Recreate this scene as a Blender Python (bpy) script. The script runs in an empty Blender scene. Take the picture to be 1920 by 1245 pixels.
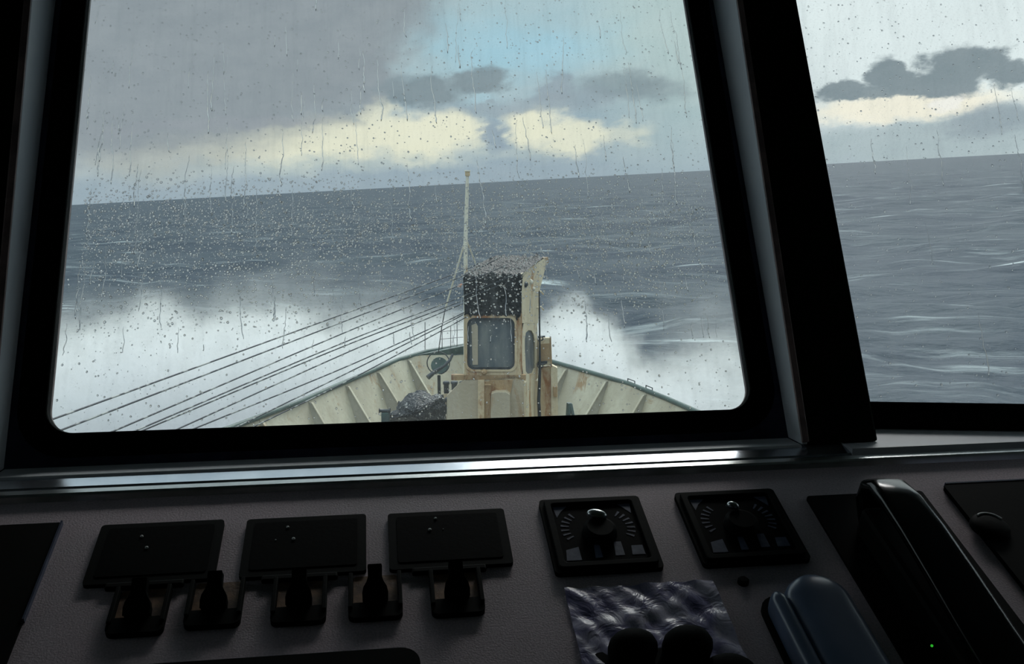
import bpy, math, random
import numpy as np
from mathutils import Vector, Matrix

random.seed(7)
rng = np.random.default_rng(7)
SC = bpy.context.scene
COL = SC.collection

# ---------------------------------------------------------------- camera
FPX = 1867.0                      # 35 mm lens on a 36 mm wide frame, image 1920 x 1245
EYE = Vector((0, 0, 1.65))
AX = Vector((1, .024, .136)).normalized()            # room X axis seen in camera space (right, up, forward)
AZ = Vector((-.0037, .988, -.143)); AZ = (AZ - AX * AZ.dot(AX)).normalized()
AY = Vector((0, 0, 1)); AY = (AY - AX * AY.dot(AX) - AZ * AY.dot(AZ)).normalized()
cam_d = bpy.data.cameras.new('camera')
cam_d.sensor_width = 36; cam_d.lens = 36 * FPX / 1920
cam_d.clip_start = .02; cam_d.clip_end = 60000
cam = bpy.data.objects.new('camera', cam_d); COL.objects.link(cam)
R = Matrix(((AX[0], AX[1], -AX[2]), (AY[0], AY[1], -AY[2]), (AZ[0], AZ[1], -AZ[2])))
cam.matrix_world = Matrix.Translation(EYE) @ R.to_4x4()
SC.camera = cam


def W(px, py):
    """world direction of the sight line through a picture point"""
    c = Vector(((px - 960) / FPX, (622.5 - py) / FPX, 1))
    return Vector((AX.dot(c), AY.dot(c), AZ.dot(c)))


def on_plane(px, py, p0, n):
    d = W(px, py)
    return EYE + d * (n.dot(p0 - EYE) / n.dot(d))


# ---------------------------------------------------------------- colour helpers
def lin(c):
    return tuple(((v / 255) / 12.92 if v / 255 <= .04045 else ((v / 255 + .055) / 1.055) ** 2.4) for v in c)


def rgba(c):
    return (*lin(c), 1)


# ---------------------------------------------------------------- sky (world)
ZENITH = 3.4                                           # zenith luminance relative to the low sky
UP = Vector((-.0498, 0, .9988)).normalized()          # true vertical: the ship heels 2.9 degrees to starboard


def azel(px, py):
    d = W(px, py).normalized()
    return math.atan2(d.x, d.y), math.asin(d.dot(UP))


world = bpy.data.worlds.new('overcast_sky'); SC.world = world
world.use_nodes = True
wt = world.node_tree; wt.nodes.clear()
wn, wl = wt.nodes, wt.links


class NB:
    """small node builder"""
    def __init__(s, tree): s.t = tree; s.n = tree.nodes; s.l = tree.links

    def node(s, typ, ins=None, **kw):
        nd = s.n.new(typ)
        for k, v in kw.items(): setattr(nd, k, v)
        for k, v in (ins or {}).items():
            if isinstance(v, bpy.types.NodeSocket): s.l.new(v, nd.inputs[k])
            else: nd.inputs[k].default_value = v
        return nd

    def math(s, op, a, b=0.0, c=0.0, clamp=False):
        return s.node('ShaderNodeMath', {0: a, 1: b, 2: c}, operation=op, use_clamp=clamp).outputs[0]

    def vmath(s, op, a, b=(0, 0, 0), out=0):
        return s.node('ShaderNodeVectorMath', {0: a, 1: b}, operation=op).outputs[out]

    def mr(s, v, a, b, c=0.0, d=1.0, smooth=True):
        return s.node('ShaderNodeMapRange', {0: v, 1: a, 2: b, 3: c, 4: d},
                      interpolation_type='SMOOTHSTEP' if smooth else 'LINEAR').outputs[0]

    def mix(s, f, a, b):
        nd = s.n.new('ShaderNodeMix'); nd.data_type = 'RGBA'
        for k, v in ((0, f), (6, a), (7, b)):
            if isinstance(v, bpy.types.NodeSocket): s.l.new(v, nd.inputs[k])
            else: nd.inputs[k].default_value = v
        return nd.outputs[2]

    def noise(s, vec, scale, detail=4, rough=.55, col=False, dist=0.0):
        nd = s.node('ShaderNodeTexNoise', {'Vector': vec, 'Scale': scale, 'Detail': detail,
                                           'Roughness': rough, 'Distortion': dist})
        return nd.outputs['Color' if col else 'Fac']


B = NB(wt)
dirv = B.node('ShaderNodeTexCoord').outputs['Generated']
dirn = B.vmath('NORMALIZE', dirv)
sep = B.node('ShaderNodeSeparateXYZ', {0: dirn})
az = B.math('ARCTAN2', sep.outputs[0], sep.outputs[1])
el = B.math('ARCSINE', B.vmath('DOT_PRODUCT', dirn, tuple(UP), out=1))
ae = B.node('ShaderNodeCombineXYZ', {0: az, 1: el, 2: 0.0}).outputs[0]
st = B.vmath('MULTIPLY', ae, (1, 1.8, 1))
n1 = B.vmath('SUBTRACT', B.noise(st, 14, 7, .6, True), (.5, .5, .5))
n2 = B.vmath('SUBTRACT', B.noise(st, 55, 5, .6, True), (.5, .5, .5))
wob = B.vmath('ADD', B.vmath('MULTIPLY', n1, (.075, .04, 0)), B.vmath('MULTIPLY', n2, (.02, .012, 0)))
aew = B.vmath('ADD', ae, wob)
sky = B.mix(B.mr(el, 0.0, .16), rgba((150, 172, 186)), rgba((168, 190, 200)))
bign = B.noise(st, 3.2, 5, .55)
sky = B.mix(B.mr(bign, .38, .62), sky, rgba((196, 208, 210)))
sky = B.mix(B.mr(el, .05, 0.0), sky, rgba((158, 176, 188)))


def blob(px, py, rx, ry, colr, a=1.0, soft=.45):
    global sky
    c = azel(px, py)
    k = 1 / FPX * .93
    q = B.vmath('MULTIPLY', B.vmath('SUBTRACT', aew, (c[0], c[1], 0)), (1 / (rx * k), 1 / (ry * k), 0))
    ln = B.vmath('LENGTH', q, out=1)
    sky = B.mix(B.mr(ln, 1 + soft * .6, 1 - soft, 0.0, a), sky, rgba(colr))


# blue opening high in the middle
blob(960, 60, 360, 130, (170, 202, 212), .8, .7)
blob(1010, 95, 190, 45, (166, 210, 228), .8, .8)
blob(880, 60, 130, 40, (166, 210, 228), .45, .8)
# thin bright veil towards the starboard bow
blob(1300, 60, 200, 260, (186, 208, 206), .7, .8)
blob(1950, -200, 520, 520, (236, 250, 250), 1.0, .25)
# sunlit cloud bank above the horizon
YW = (240, 240, 216)
blob(640, 300, 480, 22, (205, 216, 208), .6, .8)
blob(260, 285, 90, 30, YW, .55, .6)
blob(430, 268, 190, 34, YW, .9, .5)
blob(610, 258, 190, 46, YW, 1, .4)
blob(800, 252, 125, 48, YW, 1, .4)
blob(705, 205, 30, 26, YW, .8, .5)
blob(1000, 240, 62, 40, YW, 1, .45)
blob(1080, 258, 70, 30, YW, .9, .5)
blob(1170, 255, 60, 20, YW, .5, .6)
# heavy grey cloud over the port side
G1 = (146, 156, 163)
blob(250, -270, 640, 545, G1, 1, .13)
blob(640, 140, 120, 85, G1, .9, .4)
blob(420, 235, 230, 16, (150, 158, 166), .7, .5)
# darker cumulus in front of the blue
DK = (128, 144, 152)
blob(790, 170, 85, 34, DK, .9, .4)
blob(900, 145, 55, 30, DK, .9, .4)
blob(1040, 165, 40, 30, (146, 160, 172), .7, .5)
blob(1160, 165, 85, 26, DK, .65, .5)
blob(1240, 165, 70, 26, DK, .5, .6)
blob(1010, 195, 210, 20, (150, 164, 174), .6, .6)
blob(922, 255, 26, 40, (150, 168, 182), .9, .5)
blob(905, 182, 32, 9, (176, 208, 220), .8, .5)
# starboard window: dark cumulus over a bright gap
DR = (134, 150, 156)
blob(1760, 262, 330, 60, (172, 190, 194), .9, .5)
blob(1700, 195, 200, 24, (255, 252, 232), 1, .5)
blob(1860, 225, 100, 32, (150, 166, 174), .85, .5)
blob(1760, 188, 30, 16, (255, 255, 245), 1, .4)
blob(1580, 165, 44, 24, DR, 1, .3)
blob(1640, 172, 110, 12, DR, .95, .35)
blob(1665, 138, 44, 36, DR, 1, .25)
blob(1735, 158, 60, 18, DR, 1, .3)
blob(1795, 132, 66, 42, DR, 1, .25)
blob(1855, 112, 48, 26, DR, 1, .3)
blob(1905, 140, 40, 26, DR, 1, .3)
fine = B.noise(st, 26, 6, .6)
sky = B.mix(B.mr(fine, .3, .7, 0.0, .05), sky, (.95, 1, 1, 1))
# an overcast sky grows brighter towards the zenith (CIE overcast luminance), smoothly and on every side
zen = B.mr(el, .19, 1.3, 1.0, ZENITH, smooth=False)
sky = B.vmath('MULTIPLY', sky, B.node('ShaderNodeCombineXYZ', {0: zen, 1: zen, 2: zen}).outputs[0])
below = B.mr(el, -.002, -.02)
sky = B.mix(below, sky, rgba((78, 90, 100)))
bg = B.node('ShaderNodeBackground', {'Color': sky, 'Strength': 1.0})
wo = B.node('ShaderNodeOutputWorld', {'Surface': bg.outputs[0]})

# ---------------------------------------------------------------- veiled sun, high on the starboard bow
sun_d = bpy.data.lights.new('veiled_sun', 'SUN'); sun_d.energy = 2.2; sun_d.angle = math.radians(26); sun_d.color = (1, .985, .95)
sun = bpy.data.objects.new('veiled_sun', sun_d); COL.objects.link(sun)
saz, sel = math.radians(24), math.radians(44)
sdir = Vector((math.sin(saz) * math.cos(sel), math.cos(saz) * math.cos(sel), math.sin(sel)))
sun.rotation_euler = sdir.to_track_quat('Z', 'Y').to_euler(); sun.location = sdir * 50

# ---------------------------------------------------------------- exposure
vs = SC.view_settings
vs.view_transform = 'Standard'; vs.look = 'None'; vs.gamma = 1; vs.use_curve_mapping = False
vs.exposure = 0.0
SC.display_settings.display_device = 'sRGB'
cy = SC.cycles
cy.use_denoising = True
cy.use_adaptive_sampling = True; cy.adaptive_threshold = .012
world.cycles.sampling_method = 'MANUAL'; world.cycles.sample_map_resolution = 512
cy.max_bounces = 14; cy.transparent_max_bounces = 24; cy.transmission_bounces = 10
cy.volume_bounces = 3; cy.diffuse_bounces = 5
cy.volume_step_rate = 1.0; cy.volume_max_steps = 160
cy.sample_clamp_indirect = 6


# ---------------------------------------------------------------- material helpers
def new_mat(name):
    m = bpy.data.materials.new(name); m.use_nodes = True
    m.node_tree.nodes.clear()
    return m, NB(m.node_tree)


def paint(name, c1, c2=None, rough=.5, metal=0.0, scale=30, bump=.1, bscale=None, spec=.5, lo=.35, hi=.65, stretch=(1, 1, 1), detail=5):
    """two-tone procedural paint with a fine relief"""
    m, b = new_mat(name)
    co = b.node('ShaderNodeTexCoord').outputs['Object']
    co = b.vmath('MULTIPLY', co, stretch)
    f = b.mr(b.noise(co, scale, detail), lo, hi)
    colr = b.mix(f, rgba(c1), rgba(c2 or c1))
    bs = b.node('ShaderNodeBump', {'Strength': bump, 'Distance': .002, 'Height': b.noise(co, bscale or scale * 6, 3)})
    p = b.node('ShaderNodeBsdfPrincipled', {'Base Color': colr, 'Roughness': rough, 'Metallic': metal,
                                            'Specular IOR Level': spec, 'Normal': bs.outputs[0]})
    b.node('ShaderNodeOutputMaterial', {'Surface': p.outputs[0]})
    return m


def rusty(name, base, dirt, rust, amount=.5, scale=2.5, zs=.35):
    """weathered ship paint: stains run down, rust breaks out in patches"""
    m, b = new_mat(name)
    co = b.node('ShaderNodeTexCoord').outputs['Object']
    run = b.vmath('MULTIPLY', co, (1, 1, zs))
    f1 = b.mr(b.noise(run, scale, 6, .6), .35, .7)
    f2 = b.mr(b.noise(run, scale * 1.9, 8, .7, dist=.6), .62 - amount * .22, .72 - amount * .12)
    f3 = b.mr(b.noise(co, scale * 9, 4, .6), .4, .75, 0.0, .5)
    c = b.mix(f1, rgba(base), rgba(dirt))
    c = b.mix(f3, c, rgba(dirt))
    c = b.mix(f2, c, rgba(rust))
    bs = b.node('ShaderNodeBump', {'Strength': .4, 'Distance': .02, 'Height': b.noise(co, scale * 14, 5)})
    p = b.node('ShaderNodeBsdfPrincipled', {'Base Color': c, 'Roughness': .55, 'Normal': bs.outputs[0]})
    b.node('ShaderNodeOutputMaterial', {'Surface': p.outputs[0]})
    return m


M = {}
M['black'] = paint('black_interior_paint', (8, 24, 8), (5, 18, 5), .7, spec=.05)
M['ceil'] = paint('ceiling_paint', (120, 126, 118), (108, 114, 106), .8, spec=.2)
M['deckin'] = paint('dark_floor_covering', (40, 42, 42), (30, 32, 34), .8, spec=.2)
M['rubber'] = paint('black_rubber_gasket', (8, 12, 8), (4, 7, 4), .8, spec=.05)
M['flange'] = paint('dark_blue_grey_enamel', (62, 66, 92), (40, 44, 66), .55, scale=14, spec=.3)
M['reveal'] = paint('grey_window_enamel', (240, 243, 248), (230, 235, 242), .42, .0, scale=9, bump=.04)
M['polished'] = paint('polished_sill_metal', (196, 202, 210), (176, 184, 194), .2, .85, scale=12, bump=.03)
M['nosing'] = paint('brown_varnished_edge', (178, 150, 146), (140, 118, 116), .5, scale=20)
M['alu'] = paint('satin_aluminium', (240, 244, 244), (228, 232, 232), .28, 1.0, 40, .02)
M['screw'] = paint('blackened_screw', (12, 14, 14), (6, 8, 8), .5, spec=.2)
M['gloss_black'] = paint('glossy_black_plastic', (4, 7, 4), (3, 5, 3), .16, bump=.02, spec=.5)
M['matt_black'] = paint('matt_black_plastic', (4, 8, 4), (2, 6, 2), .7, bump=.05, spec=.1)
M['brown'] = paint('worn_brass_plate', (150, 118, 92), (110, 88, 74), .5, .2, 60, .2)
M['bluegrey'] = paint('blue_grey_lever_enamel', (104, 120, 148), (90, 108, 136), .3, scale=16, bump=.03, spec=1.0)
M['dialprint'] = paint('printed_dial_marks', (88, 98, 124), (62, 72, 100), .6, scale=60)
M['dialface'] = paint('dark_dial_face', (3, 6, 3), (2, 4, 2), .7, spec=.05)
M['glint_white'] = paint('white_lacquered_pointer', (226, 228, 226), (206, 210, 208), .35, .0, 80, .02)  # white for painted-in glints on the meters and the round knob
M['highlight_grey'] = paint('grey_highlight_paint', (90, 98, 120), (70, 78, 100), .4, scale=40)  # grey that paints a highlight along dark edges
M['bulwark'] = rusty('salt_streaked_white_plating', (190, 184, 164), (166, 158, 138), (150, 122, 88), .3, 1.1, .6)
M['stay'] = rusty('salt_streaked_grey_stay', (160, 156, 142), (140, 135, 122), (126, 106, 78), .25, 1.2)
M['greenrail'] = rusty('green_cap_rail_paint', (72, 92, 86), (58, 74, 72), (110, 90, 64), .2, 2)
M['cabin'] = rusty('cream_cabin_paint_with_rust', (210, 190, 156), (188, 162, 124), (150, 98, 52), .7, 1.6, .3)
M['cabin_side'] = rusty('cream_side_paint', (220, 206, 176), (202, 184, 150), (164, 116, 62), .45, 1.6, .3)
M['cabin_grey'] = rusty('grey_white_cabin_paint', (196, 184, 162), (178, 164, 140), (158, 122, 80), .4, 1.4, .3)
M['rust'] = rusty('rusty_steel', (178, 150, 112), (158, 128, 92), (128, 88, 54), .55, 3)
M['darksteel'] = paint('dark_wet_steel', (58, 62, 66), (40, 42, 46), .4, .3, 8, .2)
M['mast'] = rusty('white_mast_paint', (226, 222, 206), (208, 202, 184), (170, 130, 80), .3, 2)
M['greygreen'] = paint('grey_green_winch_paint', (66, 88, 84), (50, 66, 66), .5, scale=4)
M['hull'] = rusty('dark_hull_plating', (70, 84, 84), (58, 70, 70), (110, 80, 50), .3, .4)
M['shipdeck'] = rusty('wet_grey_deck', (150, 146, 134), (120, 116, 106), (120, 90, 60), .3, .8, 1)


def console_material():
    m, b = new_mat('speckled_grey_console_enamel')
    co = b.node('ShaderNodeTexCoord').outputs['Object']
    f = b.mr(b.noise(co, 420, 2, .6), .3, .7)
    c = b.mix(f, rgba((202, 186, 194)), rgba((230, 212, 220)))
    f2 = b.mr(b.noise(co, 6, 4), .35, .7, 0.0, .35)
    c = b.mix(f2, c, rgba((182, 184, 188)))
    bs = b.node('ShaderNodeBump', {'Strength': .5, 'Distance': .001, 'Height': b.noise(co, 500, 2)})
    p = b.node('ShaderNodeBsdfPrincipled', {'Base Color': c, 'Roughness': .6, 'Specular IOR Level': .25, 'Normal': bs.outputs[0]})
    b.node('ShaderNodeOutputMaterial', {'Surface': p.outputs[0]})
    return m


M['console'] = console_material()


def rope_material():
    m, b = new_mat('dark_wire_rope_with_pale_lay')
    tc = b.node('ShaderNodeTexCoord').outputs['UV']
    s = b.node('ShaderNodeSeparateXYZ', {0: tc})
    n = b.noise(b.node('ShaderNodeCombineXYZ', {0: s.outputs[0], 1: 0.0, 2: 0.0}).outputs[0], 1.6, 3)
    n_small = b.noise(b.node('ShaderNodeCombineXYZ', {0: s.outputs[0], 1: 4.0, 2: 0.0}).outputs[0], 7.5, 2)
    f = b.mr(b.math('ADD', b.math('MULTIPLY', n, .5), b.math('MULTIPLY', n_small, .5)), .50, .56)
    c = b.mix(f, rgba((44, 48, 56)), rgba((150, 152, 148)))
    p = b.node('ShaderNodeBsdfPrincipled', {'Base Color': c, 'Roughness': .6})
    b.node('ShaderNodeOutputMaterial', {'Surface': p.outputs[0]})
    return m


M['rope'] = rope_material()


def netting_material(name, dark, pale, lo, hi, scale):
    m, b = new_mat(name)
    co = b.node('ShaderNodeTexCoord').outputs['Object']
    f = b.mr(b.noise(co, scale, 3, .6), lo, hi)
    c = b.mix(f, rgba(dark), rgba(pale))
    vor = b.node('ShaderNodeTexVoronoi', {'Vector': co, 'Scale': scale * 1.2})
    bs = b.node('ShaderNodeBump', {'Strength': 1.0, 'Distance': .03, 'Height': vor.outputs['Distance']})
    p = b.node('ShaderNodeBsdfPrincipled', {'Base Color': c, 'Roughness': .55, 'Specular IOR Level': .3, 'Normal': bs.outputs[0]})
    b.node('ShaderNodeOutputMaterial', {'Surface': p.outputs[0]})
    return m


M['tarp'] = netting_material('wet_black_tarpaulin', (6, 8, 12), (26, 30, 38), .5, .85, 14)
M['net'] = netting_material('wet_net_painted_glints', (52, 54, 58), (190, 190, 186), .58, .72, 16)  # pale flecks paint the wet glints into the net's colour


def film_glass(name, veil, tint, streak_amt, seed):
    """clear pane whose outside carries a thin, streaky film of dried salt and water"""
    m, b = new_mat(name)
    co = b.node('ShaderNodeTexCoord').outputs['Object']
    v = b.vmath('ADD', co, (seed, seed * .7, 0))
    streak = b.noise(b.vmath('MULTIPLY', v, (70, 5, 1)), 1, 5, .6)
    cloud = b.noise(v, 3.5, 4, .55)
    fine = b.noise(b.vmath('MULTIPLY', v, (260, 190, 1)), 1, 2, .6)
    f = b.math('ADD', b.mr(cloud, .3, .7, .55, 1.25), b.mr(streak, .45, .75, 0.0, streak_amt))
    f = b.math('ADD', f, b.mr(fine, .5, .8, 0.0, .7))
    f = b.math('MULTIPLY', f, veil)
    tr = b.node('ShaderNodeBsdfTransparent', {'Color': tint})
    tl = b.node('ShaderNodeBsdfTranslucent', {'Color': (.9, .95, .95, 1)})
    mx = b.node('ShaderNodeMixShader', {0: f, 1: tr.outputs[0], 2: tl.outputs[0]})
    b.node('ShaderNodeOutputMaterial', {'Surface': mx.outputs[0]})
    return m


M['glass1'] = film_glass('salt_filmed_window_glass', .055, (.975, .985, .98, 1), .9, 3.1)
M['glass2'] = film_glass('cleaner_window_glass', .10, (1, 1, 1, 1), .5, 8.4)


def water_mat():
    m, b = new_mat('rain_water')
    g = b.node('ShaderNodeBsdfRefraction', {'Color': (1, 1, 1, 1), 'Roughness': 0.0, 'IOR': 1.33})
    b.node('ShaderNodeOutputMaterial', {'Surface': g.outputs[0]})
    return m


M['water'] = water_mat()


def dark_glass():
    m, b = new_mat('rain_spattered_dark_glass')
    co = b.node('ShaderNodeTexCoord').outputs['Object']
    f = b.mr(b.noise(b.vmath('MULTIPLY', co, (1, 1, .3)), 5, 5), .35, .7)
    c = b.mix(f, rgba((84, 92, 98)), rgba((128, 130, 126)))
    p = b.node('ShaderNodeBsdfPrincipled', {'Base Color': c, 'Roughness': .25})
    b.node('ShaderNodeOutputMaterial', {'Surface': p.outputs[0]})
    return m


M['dglass'] = dark_glass()


# ---------------------------------------------------------------- mesh helpers
class MB:
    def __init__(s): s.v = []; s.f = []; s.uv = None; s.smooth = []

    def add(s, vs_, fs, smooth=False):
        o = len(s.v)
        s.v += [tuple(v) for v in vs_]
        s.f += [tuple(i + o for i in f) for f in fs]
        s.smooth += [smooth] * len(fs)
        return s

    def box(s, x0, x1, y0, y1, z0, z1, mtx=None):
        p = [Vector(q) for q in ((x0, y0, z0), (x1, y0, z0), (x1, y1, z0), (x0, y1, z0),
                                 (x0, y0, z1), (x1, y0, z1), (x1, y1, z1), (x0, y1, z1))]
        if mtx: p = [mtx @ q for q in p]
        return s.add(p, [(0, 3, 2, 1), (4, 5, 6, 7), (0, 1, 5, 4), (1, 2, 6, 5), (2, 3, 7, 6), (3, 0, 4, 7)])

    def hexa(s, p):
        """eight corners: bottom four then top four"""
        return s.add(p, [(0, 3, 2, 1), (4, 5, 6, 7), (0, 1, 5, 4), (1, 2, 6, 5), (2, 3, 7, 6), (3, 0, 4, 7)])

    def prism(s, poly, z0, z1, mtx=None, smooth=False):
        n = len(poly)
        p = [Vector((x, y, z0)) for x, y in poly] + [Vector((x, y, z1)) for x, y in poly]
        if mtx: p = [mtx @ q for q in p]
        s.add(p, [tuple(reversed(range(n))), tuple(range(n, 2 * n))])
        s.add(p, [(i, (i + 1) % n, n + (i + 1) % n, n + i) for i in range(n)], smooth)
        return s

    def slab(s, pts, off):
        """polygon of 3D points given thickness along off"""
        n = len(pts); off = Vector(off)
        p = [Vector(q) for q in pts] + [Vector(q) + off for q in pts]
        return s.add(p, [tuple(reversed(range(n))), tuple(range(n, 2 * n))] + [(i, (i + 1) % n, n + (i + 1) % n, n + i) for i in range(n)])

    def ring(s, outer, inner, z0, z1, mtx=None):
        n = len(outer)
        P = []
        for poly, z in ((outer, z0), (inner, z0), (outer, z1), (inner, z1)):
            P += [Vector((x, y, z)) for x, y in poly]
        if mtx: P = [mtx @ q for q in P]
        F = []
        for i in range(n):
            j = (i + 1) % n
            F += [(2 * n + i, 2 * n + j, 3 * n + j, 3 * n + i), (i, n + i, n + j, j),
                  (i, j, 2 * n + j, 2 * n + i), (n + j, n + i, 3 * n + i, 3 * n + j)]
        return s.add(P, F)

    def tube(s, pts, r, seg=8, cap=True):
        pts = [Vector(p) for p in pts]
        rs = r if isinstance(r, (list, tuple)) else [r] * len(pts)
        V = []; up = Vector((0, 0, 1))
        t0 = (pts[1] - pts[0]).normalized()
        if abs(t0.dot(up)) > .9: up = Vector((1, 0, 0))
        for i, p in enumerate(pts):
            t = (pts[min(i + 1, len(pts) - 1)] - pts[max(i - 1, 0)]).normalized()
            a = t.cross(up).normalized(); b = t.cross(a).normalized()
            for k in range(seg):
                an = 2 * math.pi * k / seg
                V.append(p + (a * math.cos(an) + b * math.sin(an)) * rs[i])
        F = [(i * seg + k, i * seg + (k + 1) % seg, (i + 1) * seg + (k + 1) % seg, (i + 1) * seg + k)
             for i in range(len(pts) - 1) for k in range(seg)]
        s.add(V, F, True)
        if cap:
            n = len(pts)
            s.add(V[:seg], [tuple(range(seg))]); s.add(V[-seg:], [tuple(reversed(range(seg)))])
        return s

    def lathe(s, prof, mtx=None, seg=20, smooth=True):
        """profile of (r, z)"""
        V = [Vector((r * math.cos(2 * math.pi * k / seg), r * math.sin(2 * math.pi * k / seg), z)) for r, z in prof for k in range(seg)]
        if mtx: V = [mtx @ q for q in V]
        F = [(i * seg + k, i * seg + (k + 1) % seg, (i + 1) * seg + (k + 1) % seg, (i + 1) * seg + k)
             for i in range(len(prof) - 1) for k in range(seg)]
        s.add(V, F, smooth)
        n = len(prof)
        s.add(V[:seg], [tuple(reversed(range(seg)))]); s.add(V[(n - 1) * seg:], [tuple(range(seg))])
        return s

    def loft(s, secs, smooth=True, cap=True):
        n = len(secs[0])
        V = [q for sec in secs for q in sec]
        s.add(V, [(i * n + k, i * n + (k + 1) % n, (i + 1) * n + (k + 1) % n, (i + 1) * n + k)
                  for i in range(len(secs) - 1) for k in range(n)], smooth)
        if cap:
            s.add(secs[0], [tuple(reversed(range(n)))]); s.add(secs[-1], [tuple(range(n))])
        return s

    def build(s, name, mat, parent=None, bevel=0.0, uv=None):
        me = bpy.data.meshes.new(name)
        me.from_pydata(s.v, [], s.f)
        me.polygons.foreach_set('use_smooth', s.smooth)
        me.materials.append(mat); me.update()
        import bmesh
        bm = bmesh.new(); bm.from_mesh(me); bmesh.ops.recalc_face_normals(bm, faces=bm.faces); bm.to_mesh(me); bm.free()
        o = bpy.data.objects.new(name, me); COL.objects.link(o)
        if parent: o.parent = parent
        if bevel:
            md = o.modifiers.new('bevel', 'BEVEL'); md.width = bevel; md.segments = 2; md.limit_method = 'ANGLE'; md.angle_limit = .7
        return o


def empty(name, mtx, label=None, cat=None, group=None, kind=None):
    o = bpy.data.objects.new(name, None); COL.objects.link(o); o.matrix_world = mtx
    o.empty_display_size = .05
    return tag(o, label, cat, group, kind)


def tag(o, label=None, cat=None, group=None, kind=None):
    if label: o['label'] = label
    if cat: o['category'] = cat
    if group: o['group'] = group
    if kind: o['kind'] = kind
    return o


def copy_tree(o, parent=None, mtx=None):
    c = o.copy(); COL.objects.link(c)
    if parent: c.parent = parent
    if mtx is not None: c.matrix_world = mtx
    for ch in [x for x in bpy.data.objects if x.parent == o]:
        copy_tree(ch, c)
    return c


def rrect(x0, x1, y0, y1, r, n=8):
    P = []
    for cx, cy_, a0 in ((x1 - r, y0 + r, -90), (x1 - r, y1 - r, 0), (x0 + r, y1 - r, 90), (x0 + r, y0 + r, 180)):
        for k in range(n + 1):
            a = math.radians(a0 + 90 * k / n)
            P.append((cx + r * math.cos(a), cy_ + r * math.sin(a)))
    return P


def frame(o, x, y, z):
    m = Matrix.Identity(4)
    for i, a in enumerate((x, y, z, o)):
        for k in range(3): m[k][i] = a[k]
    return m


XV = Vector((1, 0, 0))
# ================================================================= WINDOWS
rake = math.radians(29)
w1 = Vector((0, math.sin(rake), math.cos(rake)))
n1v = XV.cross(w1)                                  # towards the room
pg = W(745, 790); pg = EYE + pg * (1.22 / pg.y)     # a point of the lower edge of the pane
FG = frame(Vector((0, pg.y, pg.z)), XV, w1, n1v)
FGi = FG.inverted()


def G(px, py, off=0.0):
    q = FGi @ on_plane(px, py, pg + n1v * off, n1v)
    return q


uL, uR, vB, vT = -.394, .4855, .0, .82
SPL, DROP = .10, .0005
MB_, MT_ = .044, .058                               # the reveal is shallow at the sill and deeper towards the head


def mdep(v):
    return MB_ + MT_ * (v - fv0)


def mouth(u, v):
    """room-side edge of the reveal, in pane coordinates"""
    return Vector((u, v, -.008)) + FGi.to_3x3() @ Vector((0, -(MB_ + MT_ * (v - fv0)), 0))


def splay(u, v):
    """same edge for the side boards, which flare outwards by SPL (tangent)"""
    d = mdep(v); sd = 1 if u > 0 else -1
    return Vector((u + sd * d * SPL, v, -.008)) + FGi.to_3x3() @ Vector((0, -d, 0))


win1 = empty('window_1', FG, kind='structure')
glass_o = rrect(uL, uR, vB, vT, .032)
MB().prism(rrect(uL - .012, uR + .012, vB - .012, vT + .012, .03), -.006, 0).build('window_pane', M['glass1'], win1)
gas_o = rrect(uL - .034, uR + .034, vB - .031, vT + .03, .062)
MB().ring(gas_o, glass_o, -.008, .003).build('rubber_gasket', M['rubber'], win1, .003)
fu0, fu1, fv0, fv1 = G(62, 400).x, G(1404, 400).x, G(750, 843).y, vT + .05
MB().ring(rrect(fu0 - .02, fu1 + .02, fv0 - .02, fv1 + .02, .02), rrect(uL - .02, uR + .02, vB - .02, vT + .02, .05), -.01, .001).build('window_flange', M['flange'], win1)
# slim pale bead between rubber and glass
MB().ring(rrect(uL - .001, uR + .001, vB - .001, vT + .001, .032), rrect(uL + .0022, uR - .0022, vB + .0015, vT - .0015, .030), -.012, -.0065).build('glazing_bead', M['nosing'], win1)

# reveal: four boards running straight back from the flange to the room side (horizontal depth)


def reveal_board(a, b, outward, th, name, mat):
    """quad a-b (pane coords, u,v) swept along yb, thickened outward"""
    A, Bq = Vector((a[0], a[1], -.008)), Vector((b[0], b[1], -.008))
    o = Vector((outward[0], outward[1], 0)) * th
    f = splay if outward[0] else mouth
    P = [A, Bq, f(*b), f(*a)]
    dz = FGi.to_3x3() @ Vector((0, 0, -DROP))
    if name == 'reveal_foot':
        P = [A, Bq, splay(fu1, fv0) + dz, splay(fu0, fv0) + dz]
    elif outward[0]:
        P[3] = P[3] + dz
    return MB().hexa([*P, *[p + o for p in P]]).build(name, mat, win1, .0015)


reveal_board((fu0, fv0 - .0), (fu0, fv1), (-1, 0), .008, 'reveal_side', M['reveal'])
reveal_board((fu1, fv0 - .0), (fu1, fv1), (1, 0), .008, 'reveal_side', M['reveal'])
reveal_board((fu0, fv1), (fu1, fv1), (0, 1), .008, 'reveal_head', M['reveal'])
reveal_board((fu0, fv0), (fu1, fv0), (0, -1), .008, 'reveal_foot', M['reveal'])
for side, u in ((-1, fu0), (1, fu1)):
    a = splay(u, fv0 + .002); b = splay(u, fv1)
    wd = .009 * side
    nb = Vector((0, 0, .004))
    MB().hexa([a, b, b + Vector((wd, 0, 0)), a + Vector((wd, 0, 0)), a + nb, b + nb, b + nb + Vector((wd, 0, 0)), a + nb + Vector((wd, 0, 0))]).build('edge_nosing', M['nosing'], win1, .001)

# ---- sill (shared ledge under both panes) and bright trim
zS = (FG @ Vector((0, fv0, -.008))).z                # level of the sill
sill_z = zS - DROP - .001
ym = (FG @ mouth(0, fv0)).y                          # front of the foot board
XL, XR = -.46, 1.45
x1e = (FG @ Vector((fu1, fv0, 0))).x + .06


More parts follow.
